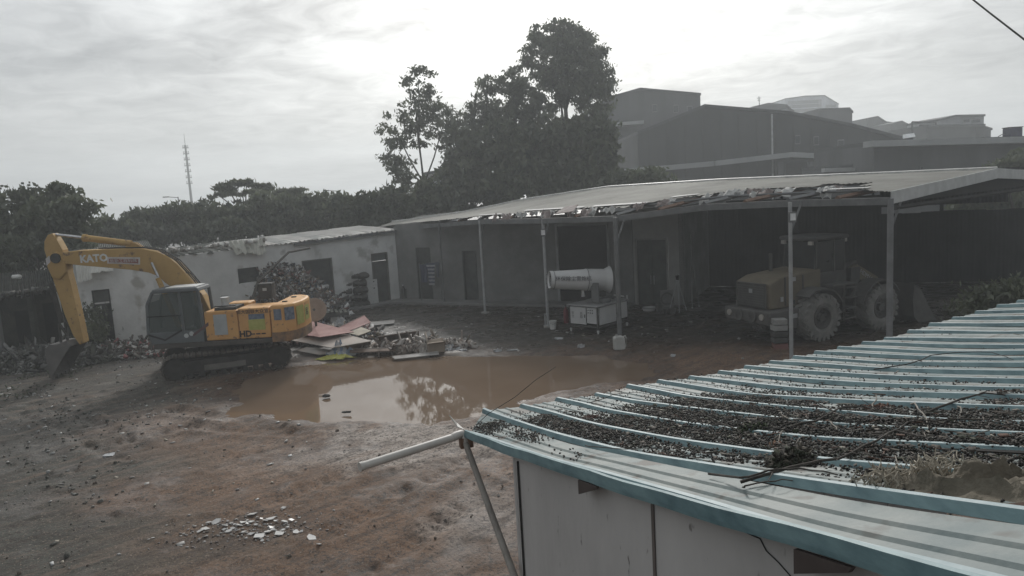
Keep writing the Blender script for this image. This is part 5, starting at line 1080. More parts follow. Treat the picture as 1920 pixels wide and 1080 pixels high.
# ruined dark shed at the far left
ra, rb = G(-40, 690).xy, G(140, 662).xy; ra = ra + Vector((0, 1.2)); rb = rb + Vector((-.4, .6)); rd = (rb - ra).normalized(); rn = Vector((-rd.y, rd.x)); Lz = (rb - ra).length
rs_ = thing('ruined_shed', 'dark ruined lean-to shed at the left edge with gaping openings', 'shed', (*ra, 0)); RO = (*ra, 0)
mossd = M('mossy_dark', (.028, .03, .025), .95, scale=2, col2=(.06, .062, .052), bump=.4)
ops_ = [(Lz * .28, Lz * .50, .0, 1.9), (Lz * .66, Lz * .98, 0, 2.1)]
loc(wall_mesh(MB(), ra, rb, 2.5, 2.6, .22, ops_), RO).build('wall', mossd, rs_)
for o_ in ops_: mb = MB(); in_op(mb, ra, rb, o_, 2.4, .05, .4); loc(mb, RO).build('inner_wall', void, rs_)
for i in range(6):
    s0, s1 = Lz * i / 6, Lz * (i + 1) / 6 + .05; a0, a1 = ra + rd * s0 - rn * .5, ra + rd * s1 - rn * .5; b0, b1 = a0 + rn * 3.4, a1 + rn * 3.4; zz0 = 2.55 + random.uniform(-.05, .1)
    loc(sheet_mesh((*a0, zz0), (*a1, zz0 + .03), (*b0, 3.3), (*b1, 3.3), n=6, amp=.03, edge=.1, sag=.15), RO).build('roof_sheet', mossd, rs_)
for s in (.05, .52, .97): mb = MB(); p = ra + rd * (Lz * s) - rn * .3; mb.box((*p, 1.22), (.2, .2, 2.44)); loc(mb, RO).build('post', dark_conc if s < .1 else mossd, rs_)
n = 90; s = RNG.uniform(0, Lz, n); pos = np.array([[*(ra + rd * a - rn * RNG.uniform(.2, .55)), 2.62 + RNG.uniform(0, .12)] for a in s]); tag(chips('roof_litter', pos, RNG.uniform(.05, .2, (n, 3)), MATS['rubble_cols'], zrot(n)), 'grey litter along the ruined shed eave', 'rubble', kind='stuff')
pv_ = P(31, 519, ra + rn, rb + rn); o = thing('white_can', 'small white can lying on the ruined shed roof', 'can', pv_); mb = MB(); mb.cyl((-.15, 0, 0), (.15, 0, 0), .09, .09, 14); mb.build('can_body', MATS['pail_white'], o, smooth=40); mb = MB(); mb.cyl((.15, 0, 0), (.2, 0, 0), .05); mb.build('lid', MATS['pail_white'], o)
# big concrete lumps near the bucket
for k_, (px, py, sx, sy, sz, lab) in enumerate(((55, 672, .9, .6, .55, 'large grey concrete lump left of the excavator bucket'), (75, 660, .5, .4, .4, 'pale angular block behind the large concrete lump'), (92, 664, .45, .4, .35, 'pale block touching the excavator bucket'), (210, 636, .45, .4, .35, 'grey boulder below the open doorway'), (182, 645, .5, .35, .3, 'mossy boulder left of the doorway'), (32, 700, .7, .25, .05, 'flat pale slab lying on the rubble'), (612, 743, .16, .1, .09, 'dark stone standing in the puddle'))):
    p = G(px, py); o = MB(); o.lathe([(0, -.5), (.32, -.46), (.5, -.15), (.46, .2), (.3, .45), (0, .5)], (0, 0, 0), (0, 0, 1), 9); rs = random.Random(k_); o.v = [((x + rs.uniform(-.07, .07)) * sx * 1.6, (y + rs.uniform(-.07, .07)) * sy * 1.6, (z + rs.uniform(-.06, .06)) * sz + sz * .4) for x, y, z in o.v]
    ob = o.build('boulder', [concrete, M('pale_stone', (.22, .22, .21), .9), M('grey_stone', (.12, .12, .115), .9, bump=.4)][(2, 1, 1, 2, 2, 1, 2)[k_]] if k_ != 6 else darkm); ob.location = (p.x, p.y, -.02); tag(ob, lab, 'stone')
# tile shards, each its own thing
tw = M('tile_white', (.50, .49, .47), .35, scale=5, col2=(.62, .61, .59)); rng = random.Random(4)
SH_ = [(373, 998), (385, 993), (392, 981), (406, 979), (378, 996), (472, 966), (482, 971), (490, 974), (470, 980), (480, 985), (455, 981), (449, 986), (440, 986), (463, 983), (497, 977), (505, 975), (512, 973), (516, 978), (547, 976), (534, 979), (532, 957), (508, 990), (513, 994), (502, 998), (531, 995), (540, 990), (522, 1002), (486, 1006), (492, 1015), (470, 1003), (555, 1000), (566, 999), (584, 1012), (599, 1026), (420, 994), (430, 997), (437, 992), (424, 990), (446, 996), (457, 999)]
for k_, (px, py) in enumerate(SH_):
    big = px in (584, 406, 522, 486, 472); p = at(px, py); s = .115 if big else rng.uniform(.04, .085); ang = rng.uniform(0, 6.3); n_ = rng.choice((3, 4, 4, 5)); pts = [(s * rng.uniform(.6, 1.15) * math.cos(ang + 6.283 * i / n_), .8 * s * rng.uniform(.6, 1.15) * math.sin(ang + 6.283 * i / n_)) for i in range(n_)]
    mb = MB(); mb.prism(pts, 0, .012, 'z'); ob = mb.build('tile_shard', tw); ob.location = p + Vector((0, 0, .012)); ob.rotation_euler = (rng.uniform(-.35, .35), rng.uniform(-.35, .35), 0)
    if px == 584: tag(ob, 'largest white tile shard at the right end of the scatter', 'tile shard', 'broken tiles on the mud')
    else: tag(ob, 'broken white tile shard scattered on the brown mud', 'tile shard', 'broken tiles on the mud')
n = 260; c = G(470, 990); pos = np.stack([c.x + RNG.normal(0, .75, n), c.y + RNG.normal(0, .28, n), np.zeros(n)], 1); pos[:, 2] = ground_h(pos[:, 0], pos[:, 1]) + .008
tag(chips('tile_crumbs', pos, RNG.uniform(.012, .05, (n, 3)) * np.array([1, 1, .4]), multimat('crumb_cols', [(.3, .29, .28), (.16, .15, .14), (.4, .39, .37), (.12, .1, .09)]), zrot(n)), 'small crumbs of grey tile among the shards', 'crumbs', kind='stuff')
# loose stones, clods and litter over the whole yard
n = 6500; x = RNG.uniform(-22, 9, n); y = 8 + 26 * RNG.random(n) ** 1.5; z = ground_h(x, y); w = fbm(x * .6, y * .6, 3, 71); left = np.clip((-5 - x) / 6, 0, 1)
k_ = ((RNG.random(n) < .16 + .9 * np.clip(w - .45, 0, 1) * 2 * (.35 + left)) & (z > -.045)); x, y, z = x[k_], y[k_], z[k_]; n = len(x); s = .012 + .04 * RNG.random(n) ** 4
pos = np.stack([x, y, z + s * .2], 1); tag(chips('loose_stones', pos, s[:, None] * RNG.uniform(.6, 1.5, (n, 3)), multimat('stone_cols', [(.10, .08, .066), (.12, .098, .08), (.14, .12, .105), (.08, .068, .058), (.17, .155, .14), (.11, .086, .07), (.13, .11, .09), (.24, .23, .22)], .9)), 'small stones and clods strewn over the muddy yard', 'stones', kind='stuff')
n = 280; reg = RNG.random(n); x = np.where(reg < .75, RNG.uniform(-17, -5, n), RNG.uniform(-5, 8, n)); y = np.where(reg < .75, RNG.uniform(10, 30, n), RNG.uniform(24, 33, n)); z = ground_h(x, y); k_ = z > -.045; x, y, z = x[k_], y[k_], z[k_]; n = len(x)
tag(chips('scattered_litter', np.stack([x, y, z + .015], 1), RNG.uniform(.02, .10, (n, 3)) * np.array([1.4, .8, .25]), multimat('paper_cols', [(.35, .35, .34), (.5, .5, .49), (.2, .19, .18), (.28, .25, .2), (.4, .39, .37)], .7), zrot(n, .3)), 'bits of pale litter and paper dotted over the yard', 'litter', kind='stuff')
n = 16000; x = RNG.uniform(-22, -6, n); y = RNG.uniform(11, 30, n); z = ground_h(x, y); k_ = (z > -.045) & (RNG.random(n) < np.clip((-6.5 - x) / 9, 0, 1) * .9 * sm(.40, .62, fbm(x * .9, y * .9, 3, 78))); x, y, z = x[k_], y[k_], z[k_]; n = len(x); s = .015 + .045 * RNG.random(n) ** 2.5
tag(chips('rubble_grit', np.stack([x, y, z + s * .05], 1), s[:, None] * RNG.uniform(.6, 1.7, (n, 3)), multimat('grit_cols', [(.075, .076, .067), (.09, .09, .08), (.12, .12, .108), (.065, .065, .056), (.16, .16, .15), (.06, .06, .05), (.28, .28, .27)], .9), zrot(n, .5)), 'grey broken rubble grit over the left side of the yard', 'rubble', kind='stuff')
# larger single litter pieces under the canopy
for k_, (px, py, w_, d_, h_, lab) in enumerate(((1048, 636, .3, .12, .05, 'flat pale scrap on the wet floor below the bucket'), (1090, 652, .22, .1, .1, 'white crumpled scrap near the cart reflection'), (933, 659, .28, .1, .08, 'white scrap at the puddle far edge'), (868, 657, .3, .08, .04, 'pale strip lying at the water edge'), (1262, 668, .12, .1, .06, 'small pale scrap on the dark floor'), (205, 858, .22, .16, .05, 'pale flat stone in the left ruts'), (960, 657, .4, .06, .03, 'thin pale stick by the puddle'), (650, 774, .25, .05, .04, 'dark twig at the near puddle edge'))):
    p = at(px, py); mb = MB(); mb.box((0, 0, h_ / 2), (w_, d_, h_), random.uniform(-.3, .3)); rs = random.Random(k_); mb.v = [(a + rs.uniform(-.02, .02), b + rs.uniform(-.02, .02), max(0, c + rs.uniform(-.015, .015))) for a, b, c in mb.v]; mb.add([(-w_ * .3, -d_ * .8, .0), (w_ * .4, -d_ * .3, 0), (0, d_ * .2, h_ * 1.5)], [(0, 1, 2)]); ob = mb.build('scrap_piece', MATS['white_plastic'] if k_ not in (7,) else darkm); ob.location = p; tag(ob, lab, 'scrap')
# ------------------------------------------------------------------ things lying on the blue roof
def on_roof(px, py, lift=0.0):
    d = ray(px, py); t = 2.0
    for _ in range(4000):
        p = CAMP + d * t; q = p.xy - Vector((AX, AY)); u, v = q.dot(RD), q.dot(RE)
        if p.z <= roof_p(u, v).z + .02 + lift: return p
        t += .004
    return p
n = 170000; u = RNG.uniform(.03, 9.0, n); v = RNG.uniform(.05, 7.2, n); kf = rib_k(u) % 1.0
nn = fbm(u * 1.3, v * .7, 4, 91); n3 = fbm(u * 4, v * 3, 3, 95)
band = np.exp(-((u - 1.75) / 1.15) ** 2) * sm(.9, 2.6, v) * sm(8.5, 6, v); band = np.maximum(band, np.exp(-((u - .8) / .35) ** 2) * sm(.5, 1.2, v) * sm(4.4, 3.5, v) * .8)
band = np.maximum(band, np.exp(-(((u - .22) / .16) ** 2 + ((v - .65) / .35) ** 2)) * .9); band = np.maximum(band, np.exp(-((u - .28) / .13) ** 2) * sm(1.2, 1.6, v) * sm(3.9, 3.0, v) * .5)
band = np.maximum(band, .42 * np.exp(-((u - 3.4) / 1.3) ** 2) * sm(2.5, 5, v)); band = np.maximum(band, .05 * sm(9, 2, u))
dens = band * sm(.38, .58, nn + .22 * band) * sm(.28, .5, n3 + .15)
pan = (kf > .12) & (kf < .9)
keep = (RNG.random(n) < np.clip(dens * 1.25, 0, 1)) & (pan | (RNG.random(n) < .25 * (dens > .75))) & ~((u < .45) & (v > 3.6))
u, v, dens, kf, n3 = u[keep], v[keep], dens[keep], kf[keep], n3[keep]; n = len(u)
zb_ = roof_z(u, v)
pile = dens * (.02 + .05 * n3) * RNG.random(n) + np.where((kf < .12) | (kf > .9), .04, .0)
s = RNG.uniform(.007, .0135, n); pos = np.stack([AX + RD.x * u + RE.x * v, AY + RD.y * u + RE.y * v, zb_ + pile + s * .6 + .004], 1)
oc = np.array([(1, 0, 0), (-1, 0, 0), (0, 1, 0), (0, -1, 0), (0, 0, 1), (0, 0, -1)], float); of = np.array([(0, 2, 4), (2, 1, 4), (1, 3, 4), (3, 0, 4), (2, 0, 5), (1, 2, 5), (3, 1, 5), (0, 3, 5)])
vv = np.einsum('nij,kj->nki', randrot(n), oc) * (s[:, None, None] * RNG.uniform(.7, 1.2, (n, 6, 1))) + pos[:, None, :]; ff = of[None] + (np.arange(n) * 6)[:, None, None]
o = npmesh('dry_berries', vv.reshape(-1, 3), ff.reshape(-1, 3), multimat('berry_cols', [(.018, .016, .014), (.03, .026, .022), (.045, .04, .034), (.025, .02, .018), (.07, .062, .052), (.014, .013, .012), (.10, .09, .075)], .75), piece=np.repeat(RNG.random(n), 8))
tag(o, 'dark dried berries and seed husks drifted in the roof channels', 'berries', kind='stuff'); NB = n
n = 5200; i_ = RNG.integers(0, NB, n); i_ = i_[dens[i_] > .35]; n = len(i_)
tag(chips('leaf_mat', pos[i_] + np.stack([RNG.normal(0, .02, n), RNG.normal(0, .02, n), np.full(n, .002)], 1), RNG.uniform(.5, 1.5, (n, 3)) * np.array([.03, .018, .002]), multimat('mat_cols', [(.022, .019, .015), (.04, .034, .027), (.06, .05, .038), (.03, .026, .022), (.09, .075, .06), (.035, .04, .022)], .8), zrot(n, .4)), 'matted dead leaves among the roof berries', 'leaves', kind='stuff')
# short twigs and leaf bits, uncountable
n = 900; i_ = RNG.integers(0, NB, n); tw_p = pos[i_] + np.array([0, 0, .012]); dims = np.stack([RNG.uniform(.04, .16, n), RNG.uniform(.004, .008, n), RNG.uniform(.004, .008, n)], 1); lf = RNG.random(n) < .25; dims[lf] = RNG.uniform(.02, .045, (lf.sum(), 3)) * np.array([1.3, .8, .08])
tag(chips('twig_litter', tw_p, dims, multimat('twig_cols', [(.05, .042, .035), (.12, .105, .09), (.22, .20, .17), (.03, .035, .02), (.09, .05, .035)], .85), zrot(n, .35)), 'thin twigs and dead leaf bits caught among the berries', 'twigs', kind='stuff')
bark = M('dead_bark', (.03, .026, .022), .9, scale=8, col2=(.075, .065, .055)); palebark = M('pale_twig', (.20, .18, .155), .85, scale=8, col2=(.30, .28, .245))
BR = [('long forked dead branch crossing the berry drift', bark, .010, [(1387, 912), (1480, 893), (1575, 876), (1642, 842), (1702, 805), (1785, 799), (1912, 792)]),
      ('thin dead branch lying low along the lower rib', bark, .008, [(1331, 893), (1387, 914), (1440, 899), (1500, 893), (1571, 893)]),
      ('arched dark branch in the middle channel', bark, .010, [(1462, 809), (1530, 801), (1579, 775), (1620, 773), (1660, 779)]),
      ('dark curved branch near the upper right berries', bark, .010, [(1740, 778), (1800, 760), (1845, 749), (1912, 745)]),
      ('pale upright twig at the reddish leaves', palebark, .007, [(1635, 771), (1642, 760), (1641, 748)]),
      ('pale crooked twig above the dark rag', palebark, .007, [(1556, 794), (1562, 806), (1573, 818)]),
      ('pale slanting twig right of the upright one', palebark, .008, [(1710, 760), (1716, 777), (1730, 795), (1742, 811)]),
      ('short pale twig by the green moss clump', palebark, .007, [(1470, 810), (1466, 820), (1459, 834)]),
      ('pale hooked twig at the right channel', palebark, .007, [(1795, 768), (1800, 775), (1799, 793)]),
      ('long thin branch below the big fork', bark, .007, [(1600, 818), (1680, 822), (1760, 838), (1850, 852)]),
      ('dark cable curled on the upper ribs', black, .008, [(1640, 694), (1700, 692), (1745, 674), (1800, 667), (1860, 668), (1900, 676)]),
      ('wiry stem on the lower left channel', bark, .005, [(1095, 838), (1130, 849), (1190, 853), (1240, 842)]),
      ('thin curved stem on the first ribs', bark, .005, [(1105, 758), (1150, 747), (1190, 743), (1225, 742)]),
      ('short bent stem with berries on the bare pan', bark, .006, [(1390, 918), (1400, 925), (1450, 915), (1500, 905)]),
      ('dark stick propped on the second rib', bark, .011, [(1330, 800), (1365, 808), (1388, 815)])]
for lab, mt, r_, pts in BR:
    ps = [on_roof(*p) + Vector((0, 0, r_ + (.035 if 0 < i < len(pts) - 1 else .0))) for i, p in enumerate(pts)]
    if 'upright' in lab: ps[1].z += .04; ps[2].z += .03
    mb = MB(); b0 = ps[0].copy(); fine = []
    for a, b in zip(ps, ps[1:]): fine += [a.lerp(b, f) - b0 + Vector((random.uniform(-.012, .012), random.uniform(-.012, .012), random.uniform(0, .012))) for f in (0, .33, .66)]
    fine.append(ps[-1] - b0); mb.tube(fine, r_, 6, r1=r_ * .45)
    o = thing('fallen_branch' if mt is not black else 'cable', lab, 'branch' if mt is not black else 'cable', b0); st = mb.build('stem', mt, o)
    if r_ >= .009 and mt is bark:
        for k_ in range(4): a = fine[random.randrange(1, len(fine) - 1)]; mb = MB(); mb.tube([a, a + Vector((random.uniform(-.2, .2), random.uniform(-.2, .2), random.uniform(.01, .06)))], r_ * .5, 5, r1=.002); mb.build('side_twig', mt, o)
# burlap sack with frayed end
sk = on_roof(1850, 912); burl = M('burlap', (.10, .088, .066), .95, scale=7, col2=(.19, .168, .13), bump=.4, bscale=40)
o = thing('burlap_sack', 'frayed brown burlap sack lying on the blue roof at the right edge', 'sack', sk - Vector((0, 0, .02)), math.atan2(RE.y, RE.x)); mb = MB(); nu_, nv2 = 60, 44
slope = .27
for i in range(nu_):
    for j in range(nv2):
        x = -.42 + 1.15 * i / (nu_ - 1); y = -.27 + .54 * j / (nv2 - 1); e = max(0, 1 - abs(y / .28) ** 2.4) * (1 - math.exp(-(x + .44) * 9)) 
        f = float(fbm(np.array([x * 3 + 3]), np.array([y * 9]), 4, 17)[0]); rg_ = abs(math.sin(y * 15 + x * 2.3 + 5 * f)); r2_ = abs(math.sin(y * 7 - x * 9 + 6 * f)); z = e * (.01 + .07 * f + .085 * (1 - rg_) ** 2 + .05 * (1 - r2_) ** 3) + slope * x
        mb.v.append((x + .03 * math.sin(y * 17), y + .04 * math.sin(x * 9), z))
for i in range(nu_ - 1):
    for j in range(nv2 - 1): mb.f.append((i * nv2 + j, (i + 1) * nv2 + j, (i + 1) * nv2 + j + 1, i * nv2 + j + 1)); mb.m.append(0)
mb.build('sack_cloth', burl, o, smooth=80)
mb = MB()
for k_ in range(150):
    x0, y0_ = random.uniform(-.45, -.2), random.uniform(-.28, .28); pts = [(x0, y0_, .04 + slope * x0)]
    for s_ in range(4): pts.append((pts[-1][0] + random.uniform(-.05, .02), pts[-1][1] + random.uniform(-.04, .04), max(.01, random.uniform(.01, .1)) + slope * x0))
    mb.tube(pts, .0035, 3)
fr = mb.build('frayed_threads', M('thread', (.26, .23, .18), .95, col2=(.36, .33, .27)), o); fr['kind'] = 'stuff'
mb = MB(); mb.slab([(.25, -.32, .02 + slope * .25), (.75, -.36, .02 + slope * .75), (.75, -.22, .05 + slope * .75), (.4, -.24, .05 + slope * .4)], .01); mb.build('brown_patch', M('brown_patch', (.06, .035, .025), .9), o)
mb = MB(); mb.tube([(-.05, .0, .17), (.2, -.02, .19 + slope * .2), (.5, .05, .18 + slope * .5)], .008, 4); mb.build('tie_cord', black, o)
def clump(lab, name, cat, px, py, r, hgt, n_, cols, leaf=.03):
    c = on_roof(px, py); rr = r * np.sqrt(RNG.random(n_)); a = RNG.uniform(0, 6.28, n_); p_ = np.stack([c.x + rr * np.cos(a), c.y + rr * np.sin(a) * .8, c.z - .01 + hgt * (1 - (rr / r) ** 2) * RNG.random(n_) + RSL * -(rr * np.sin(a)) * .8], 1)
    o = chips(name, p_, RNG.uniform(.4, 1.2, (n_, 3)) * np.array([leaf * 1.6, leaf * .7, leaf * .15]), multimat(name + str(px), cols, .85)); return tag(o, lab, cat)
clump('dark green moss clump on the middle rib', 'moss_clump', 'moss', 1418, 808, .17, .07, 500, [(.03, .045, .018), (.05, .07, .03), (.02, .025, .014)])
clump('dark matted leaf clump beside the pale scrap', 'leaf_clump', 'leaves', 1490, 868, .16, .10, 420, [(.025, .022, .018), (.05, .043, .032), (.03, .035, .02)], .05)
clump('reddish dead leaves at the upright twig', 'leaf_clump', 'leaves', 1650, 765, .14, .04, 160, [(.09, .04, .03), (.12, .06, .04), (.05, .03, .025)])
clump('small orange leaf scraps on the lower rib', 'leaf_clump', 'leaves', 1452, 836, .05, .03, 40, [(.25, .12, .08), (.3, .18, .12)])
clump('reddish leaf scraps on the second channel', 'leaf_clump', 'leaves', 1110, 782, .10, .03, 90, [(.08, .045, .035), (.12, .06, .05)])
# thin wire springing from the roof corner
pts = [Y(893, 797, 9.0), Y(915, 776, 9.05), Y(965, 745, 9.15), Y(1005, 712, 9.3), Y(1042, 688, 9.5)]; o = thing('loose_wire', 'thin loose wire springing up from the roof corner', 'wire', pts[0]); mb = MB(); mb.tube([p - pts[0] for p in pts], .004, 5); mb.build('wire_strand', black, o); mb = MB(); mb.tube([(0, 0, 0), (.03, .02, .02), (.05, -.02, .01)], .006, 5); mb.build('knot', black, o)
p0 = on_roof(880, 806) ; mb = MB(); pts = [Y(843, 778, 9.35), Y(858, 800, 9.3), Y(872, 806, 9.28), Y(856, 792, 9.4)]; mb.slab(pts, .012); ob = mb.build('bent_flap', pvc); tag(ob, 'pale bent flap sticking up at the roof corner', 'flap')
# overhead cable
a, b = Y(1740, -70, 13), Y(2010, 140, 9); mid = (a + b) / 2 - Vector((0, 0, .03)); mb = MB(); mb.tube([a, a.lerp(mid, .5) - Vector((0, 0, .01)), mid, mid.lerp(b, .5) - Vector((0, 0, .01)), b], .012, 6); ob = mb.build('overhead_cable', black); tag(ob, 'black overhead cable crossing the top right corner of the sky', 'cable')

# ------------------------------------------------------------------ trees
LG = leafmat('leaf_dark', (.055, .068, .038), (.13, .15, .085), .42); LM = leafmat('leaf_mid', (.035, .05, .024), (.13, .15, .08)); LB = leafmat('leaf_light', (.05, .066, .03), (.10, .12, .06))
trunkm = M('tree_bark', (.05, .045, .038), .95, scale=6, col2=(.09, .08, .07))
def leaves(blobs, depth, n, leaf, seed, droop=.3, thick=.8, flat=0.0):
    rng = np.random.default_rng(seed); out = []; cs = []
    wts = np.array([b[2] * b[3] * (b[4] if len(b) > 4 else 1) for b in blobs], float); wts /= wts.sum()
    for b, w in zip(blobs, wts):
        c = Y(b[0], b[1], depth + rng.uniform(-1, 1)); rx, rz = b[2] * depth / FPX, b[3] * depth / FPX; ry = max(.6, thick * (rx + rz) / 2)
        nb = int(n * w); nc = max(6, nb // 34)
        d = rng.normal(size=(nc, 3)); d /= np.linalg.norm(d, axis=1)[:, None]; r = rng.random(nc) ** (1 / 2.6)
        cc = np.array(c) + d * r[:, None] * np.array([rx, ry, rz]); cs.append((c, rx, rz))
        i = rng.integers(0, nc, nb); sg = max(.18, min(rx, rz) * .13)
        out.append(cc[i] + rng.normal(size=(nb, 3)) * sg * np.array([1.2, 1.2, .7 - flat]))
    p = np.concatenate(out); n = len(p); R = randrot(n, rng); s = leaf * rng.uniform(.6, 1.35, n)
    ql = np.array([(0, -1, 0), (.42, 0, .1), (0, 1, 0), (-.42, 0, .1)]) * .5
    v = np.einsum('nij,kj->nki', R, ql) * s[:, None, None]; v[:, :, 2] *= 1 + droop; v += p[:, None, :]
    return v.reshape(-1, 3), np.arange(n * 4).reshape(n, 4), cs
def tree(name, lab, base, blobs, depth, n, leaf, mat, seed, r0=.22, cat='tree', group='trees behind the sheds', limbs=True, **kw):
    bp = Y(*base, depth); bp = Vector((bp.x, depth, 0)); o = thing(name, lab, cat, bp, group=group)
    v, f, cs = leaves(blobs, depth, n, leaf, seed, **kw); npmesh('crown', v - np.array(bp), f, mat, o)
    rs = random.Random(seed); mb = MB(); zt_ = max(c.z for c, _, _ in cs); top = Vector((sum(c.x for c, _, _ in cs) / len(cs), depth, zt_ * .9))
    spine = [Vector((0, 0, 0))] + [(top - bp) * f + Vector((rs.uniform(-.2, .2), rs.uniform(-.2, .2), 0)) for f in (.25, .5, .75, 1)]
    mb.tube(spine, r0, 8, r1=.05); tr = mb.build('trunk', trunkm, o)
    if limbs:
        for c, rx, rz in cs:
            j = min(range(len(spine)), key=lambda q: abs(spine[q].z - (c.z - bp.z) * .72)); a = spine[j]; e = c - bp; m_ = a.lerp(e, .5) + Vector((0, 0, -.15 * rz)); mb = MB(); mb.tube([a, m_, e, e + Vector((rs.uniform(-rx, rx) * .5, 0, rz * .6))], r0 * .38, 6, r1=.02); mb.build('limb', trunkm, tr)
    return o
tree('eucalyptus_tree', 'tall slender tree with open feathery crown left of the big group', (800, 380), [(785, 150, 26, 32), (787, 205, 44, 38), (742, 245, 32, 30, .8), (832, 230, 34, 42), (738, 290, 26, 30, .8), (750, 330, 30, 36, 1), (835, 300, 22, 30, .8), (785, 255, 45, 22, .6)], 58, 5600, .30, LG, 1, .2)
tree('eucalyptus_tree', 'narrow tree standing between the feathery tree and the giant', (905, 380), [(914, 158, 19, 26), (905, 195, 26, 28), (884, 215, 14, 32, .7), (925, 225, 25, 30), (900, 250, 40, 25)], 60, 4000, .30, LG, 2, .18)
tree('eucalyptus_tree', 'round topped tree touching the left flank of the giant', (965, 380), [(962, 152, 30, 24), (968, 190, 42, 34), (955, 230, 42, 28, .8), (975, 260, 45, 25)], 61, 6200, .33, LG, 3, .22)
tree('banyan_tree', 'giant tree with the highest domed crown in the middle', (1065, 380), [(1045, 72, 58, 32), (1085, 95, 50, 42), (1015, 110, 34, 36, .8), (1075, 140, 72, 40), (1110, 170, 45, 40), (1050, 180, 46, 34, .55), (1118, 205, 36, 18, .6), (1020, 215, 40, 26, .7)], 62, 16000, .34, LG, 4, .45)
tree('broad_tree', 'dense dark tree filling below the feathery tree', (860, 400), [(870, 270, 38, 40), (885, 320, 50, 50), (845, 350, 45, 40), (905, 370, 60, 35)], 56, 6500, .5, LG, 5, .25)
tree('broad_tree', 'dense dark tree below the narrow tree', (960, 400), [(945, 270, 45, 40), (965, 310, 55, 50), (960, 360, 65, 40), (1005, 275, 40, 40)], 55, 7500, .5, LM, 6, .28)
tree('broad_tree', 'dense dark tree below the giant crown', (1060, 400), [(1050, 250, 55, 40), (1070, 290, 60, 55), (1055, 350, 65, 45), (1110, 245, 42, 40)], 55.5, 8000, .5, LG, 7, .3)
tree('broad_tree', 'dense dark tree next to the grey building', (1120, 390), [(1125, 270, 32, 40), (1122, 320, 40, 45), (1130, 355, 45, 28)], 54, 5000, .46, LM, 8, .22)
tree('low_tree', 'pale green low bushy tree under the warehouse wall', (1200, 370), [(1180, 335, 45, 16), (1225, 332, 35, 13), (1150, 345, 30, 15)], 50, 2600, .36, LB, 9, .12)
tree('low_tree', 'dark bush at the foot of the feathery tree', (760, 420), [(745, 372, 34, 28), (790, 372, 38, 26), (825, 380, 35, 26), (770, 398, 55, 22)], 54, 5200, .45, LM, 10, .14)
tl = [((205, 440), [(215, 428, 34, 22), (190, 440, 28, 20), (240, 438, 32, 24)], 'low dark tree at the left end of the tree row'), ((285, 440), [(262, 412, 28, 20), (300, 408, 36, 24), (285, 438, 50, 24)], 'rounded green tree left of the radio mast'),
      ((355, 440), [(345, 400, 32, 20), (378, 402, 30, 22), (360, 430, 48, 26)], 'rounded green tree below the radio mast'), ((430, 440), [(415, 404, 32, 24), (450, 408, 36, 24), (435, 434, 48, 24)], 'green tree under the flat topped tree'),
      ((510, 430), [(500, 392, 38, 28), (535, 396, 36, 26), (515, 425, 52, 24)], 'green tree right of the flat topped tree'), ((590, 425), [(580, 392, 36, 26), (615, 390, 36, 26), (598, 420, 50, 24)], 'green tree in the middle of the right tree row'),
      ((668, 420), [(655, 386, 36, 24), (690, 384, 36, 24), (672, 412, 52, 24)], 'green tree before the far lamp'), ((725, 415), [(722, 385, 30, 28), (730, 405, 40, 22)], 'green tree just left of the feathery tree')]
for k_, (b, bl, lab) in enumerate(tl): tree('row_tree', lab, b, bl, 52 + (k_ % 3), 4200, .40, [LM, LG, LM][k_ % 3], 20 + k_, .14)
tree('flat_topped_tree', 'flat topped umbrella tree rising above the tree row', (450, 430), [(425, 352, 30, 10), (462, 344, 32, 9), (492, 350, 24, 9), (455, 364, 45, 8, .7), (410, 366, 20, 7, .7), (480, 374, 40, 7, .6)], 57, 1700, .38, LG, 40, .16, flat=.5)
tree('flat_topped_tree', 'smaller flat topped tree right of the umbrella tree', (545, 425), [(535, 362, 26, 8), (558, 358, 18, 8), (545, 374, 34, 8)], 57.5, 900, .38, LG, 41, .12, flat=.5)
tree('left_edge_tree', 'dark bushy tree at the left picture edge', (40, 560), [(20, 395, 50, 38), (60, 385, 36, 34), (30, 440, 70, 45), (80, 430, 45, 40), (10, 490, 60, 40)], 37, 9000, .28, LG, 50, .18, group='trees at the left edge')
tree('left_edge_tree', 'feathery tree with spread leaf fans above the excavator arm', (110, 560), [(118, 365, 22, 22, .8), (140, 390, 32, 22, .8), (110, 410, 40, 35), (150, 425, 28, 18, .8), (90, 400, 26, 30)], 36, 5200, .30, LG, 51, .12, group='trees at the left edge')
tree('left_edge_tree', 'low dark tree over the ruined shed roof', (70, 560), [(50, 470, 60, 34), (110, 465, 50, 36), (150, 460, 32, 30), (20, 500, 50, 24)], 34.5, 6000, .25, LG, 52, .12, group='trees at the left edge')
# thin bare shoots
mb = MB(); c = Y(60, 400, 37.5)
for k_ in range(26): a = Y(random.uniform(0, 100), random.uniform(372, 395), 37.3); mb.tube([a, a + Vector((random.uniform(-.15, .15), 0, random.uniform(.4, 1.0)))], .018, 4, r1=.006); [mb.box(a + Vector((random.uniform(-.15, .15), random.uniform(-.1, .1), random.uniform(.3, 1.0))), (.14, .02, .1), random.uniform(0, 3)) for _ in range(2)]
ob = mb.build('shoots', LG); tag(ob, 'thin bare shoots sticking up from the left edge trees', 'shoots', kind='stuff')
tree('creeper_mound', 'tangled creeper mound at the right behind the blue roof', (1850, 640), [(1865, 570, 48, 28), (1905, 545, 28, 24), (1805, 592, 26, 14), (1890, 605, 50, 30)], 20.5, 4200, .16, LG, 60, .05, 'shrub', None, thick=.6)
tree('low_tree', 'tree seen through the gap under the gable', (1850, 430), [(1820, 378, 36, 22), (1870, 378, 40, 24), (1915, 375, 36, 26)], 47, 3600, .4, LM, 61, .14)
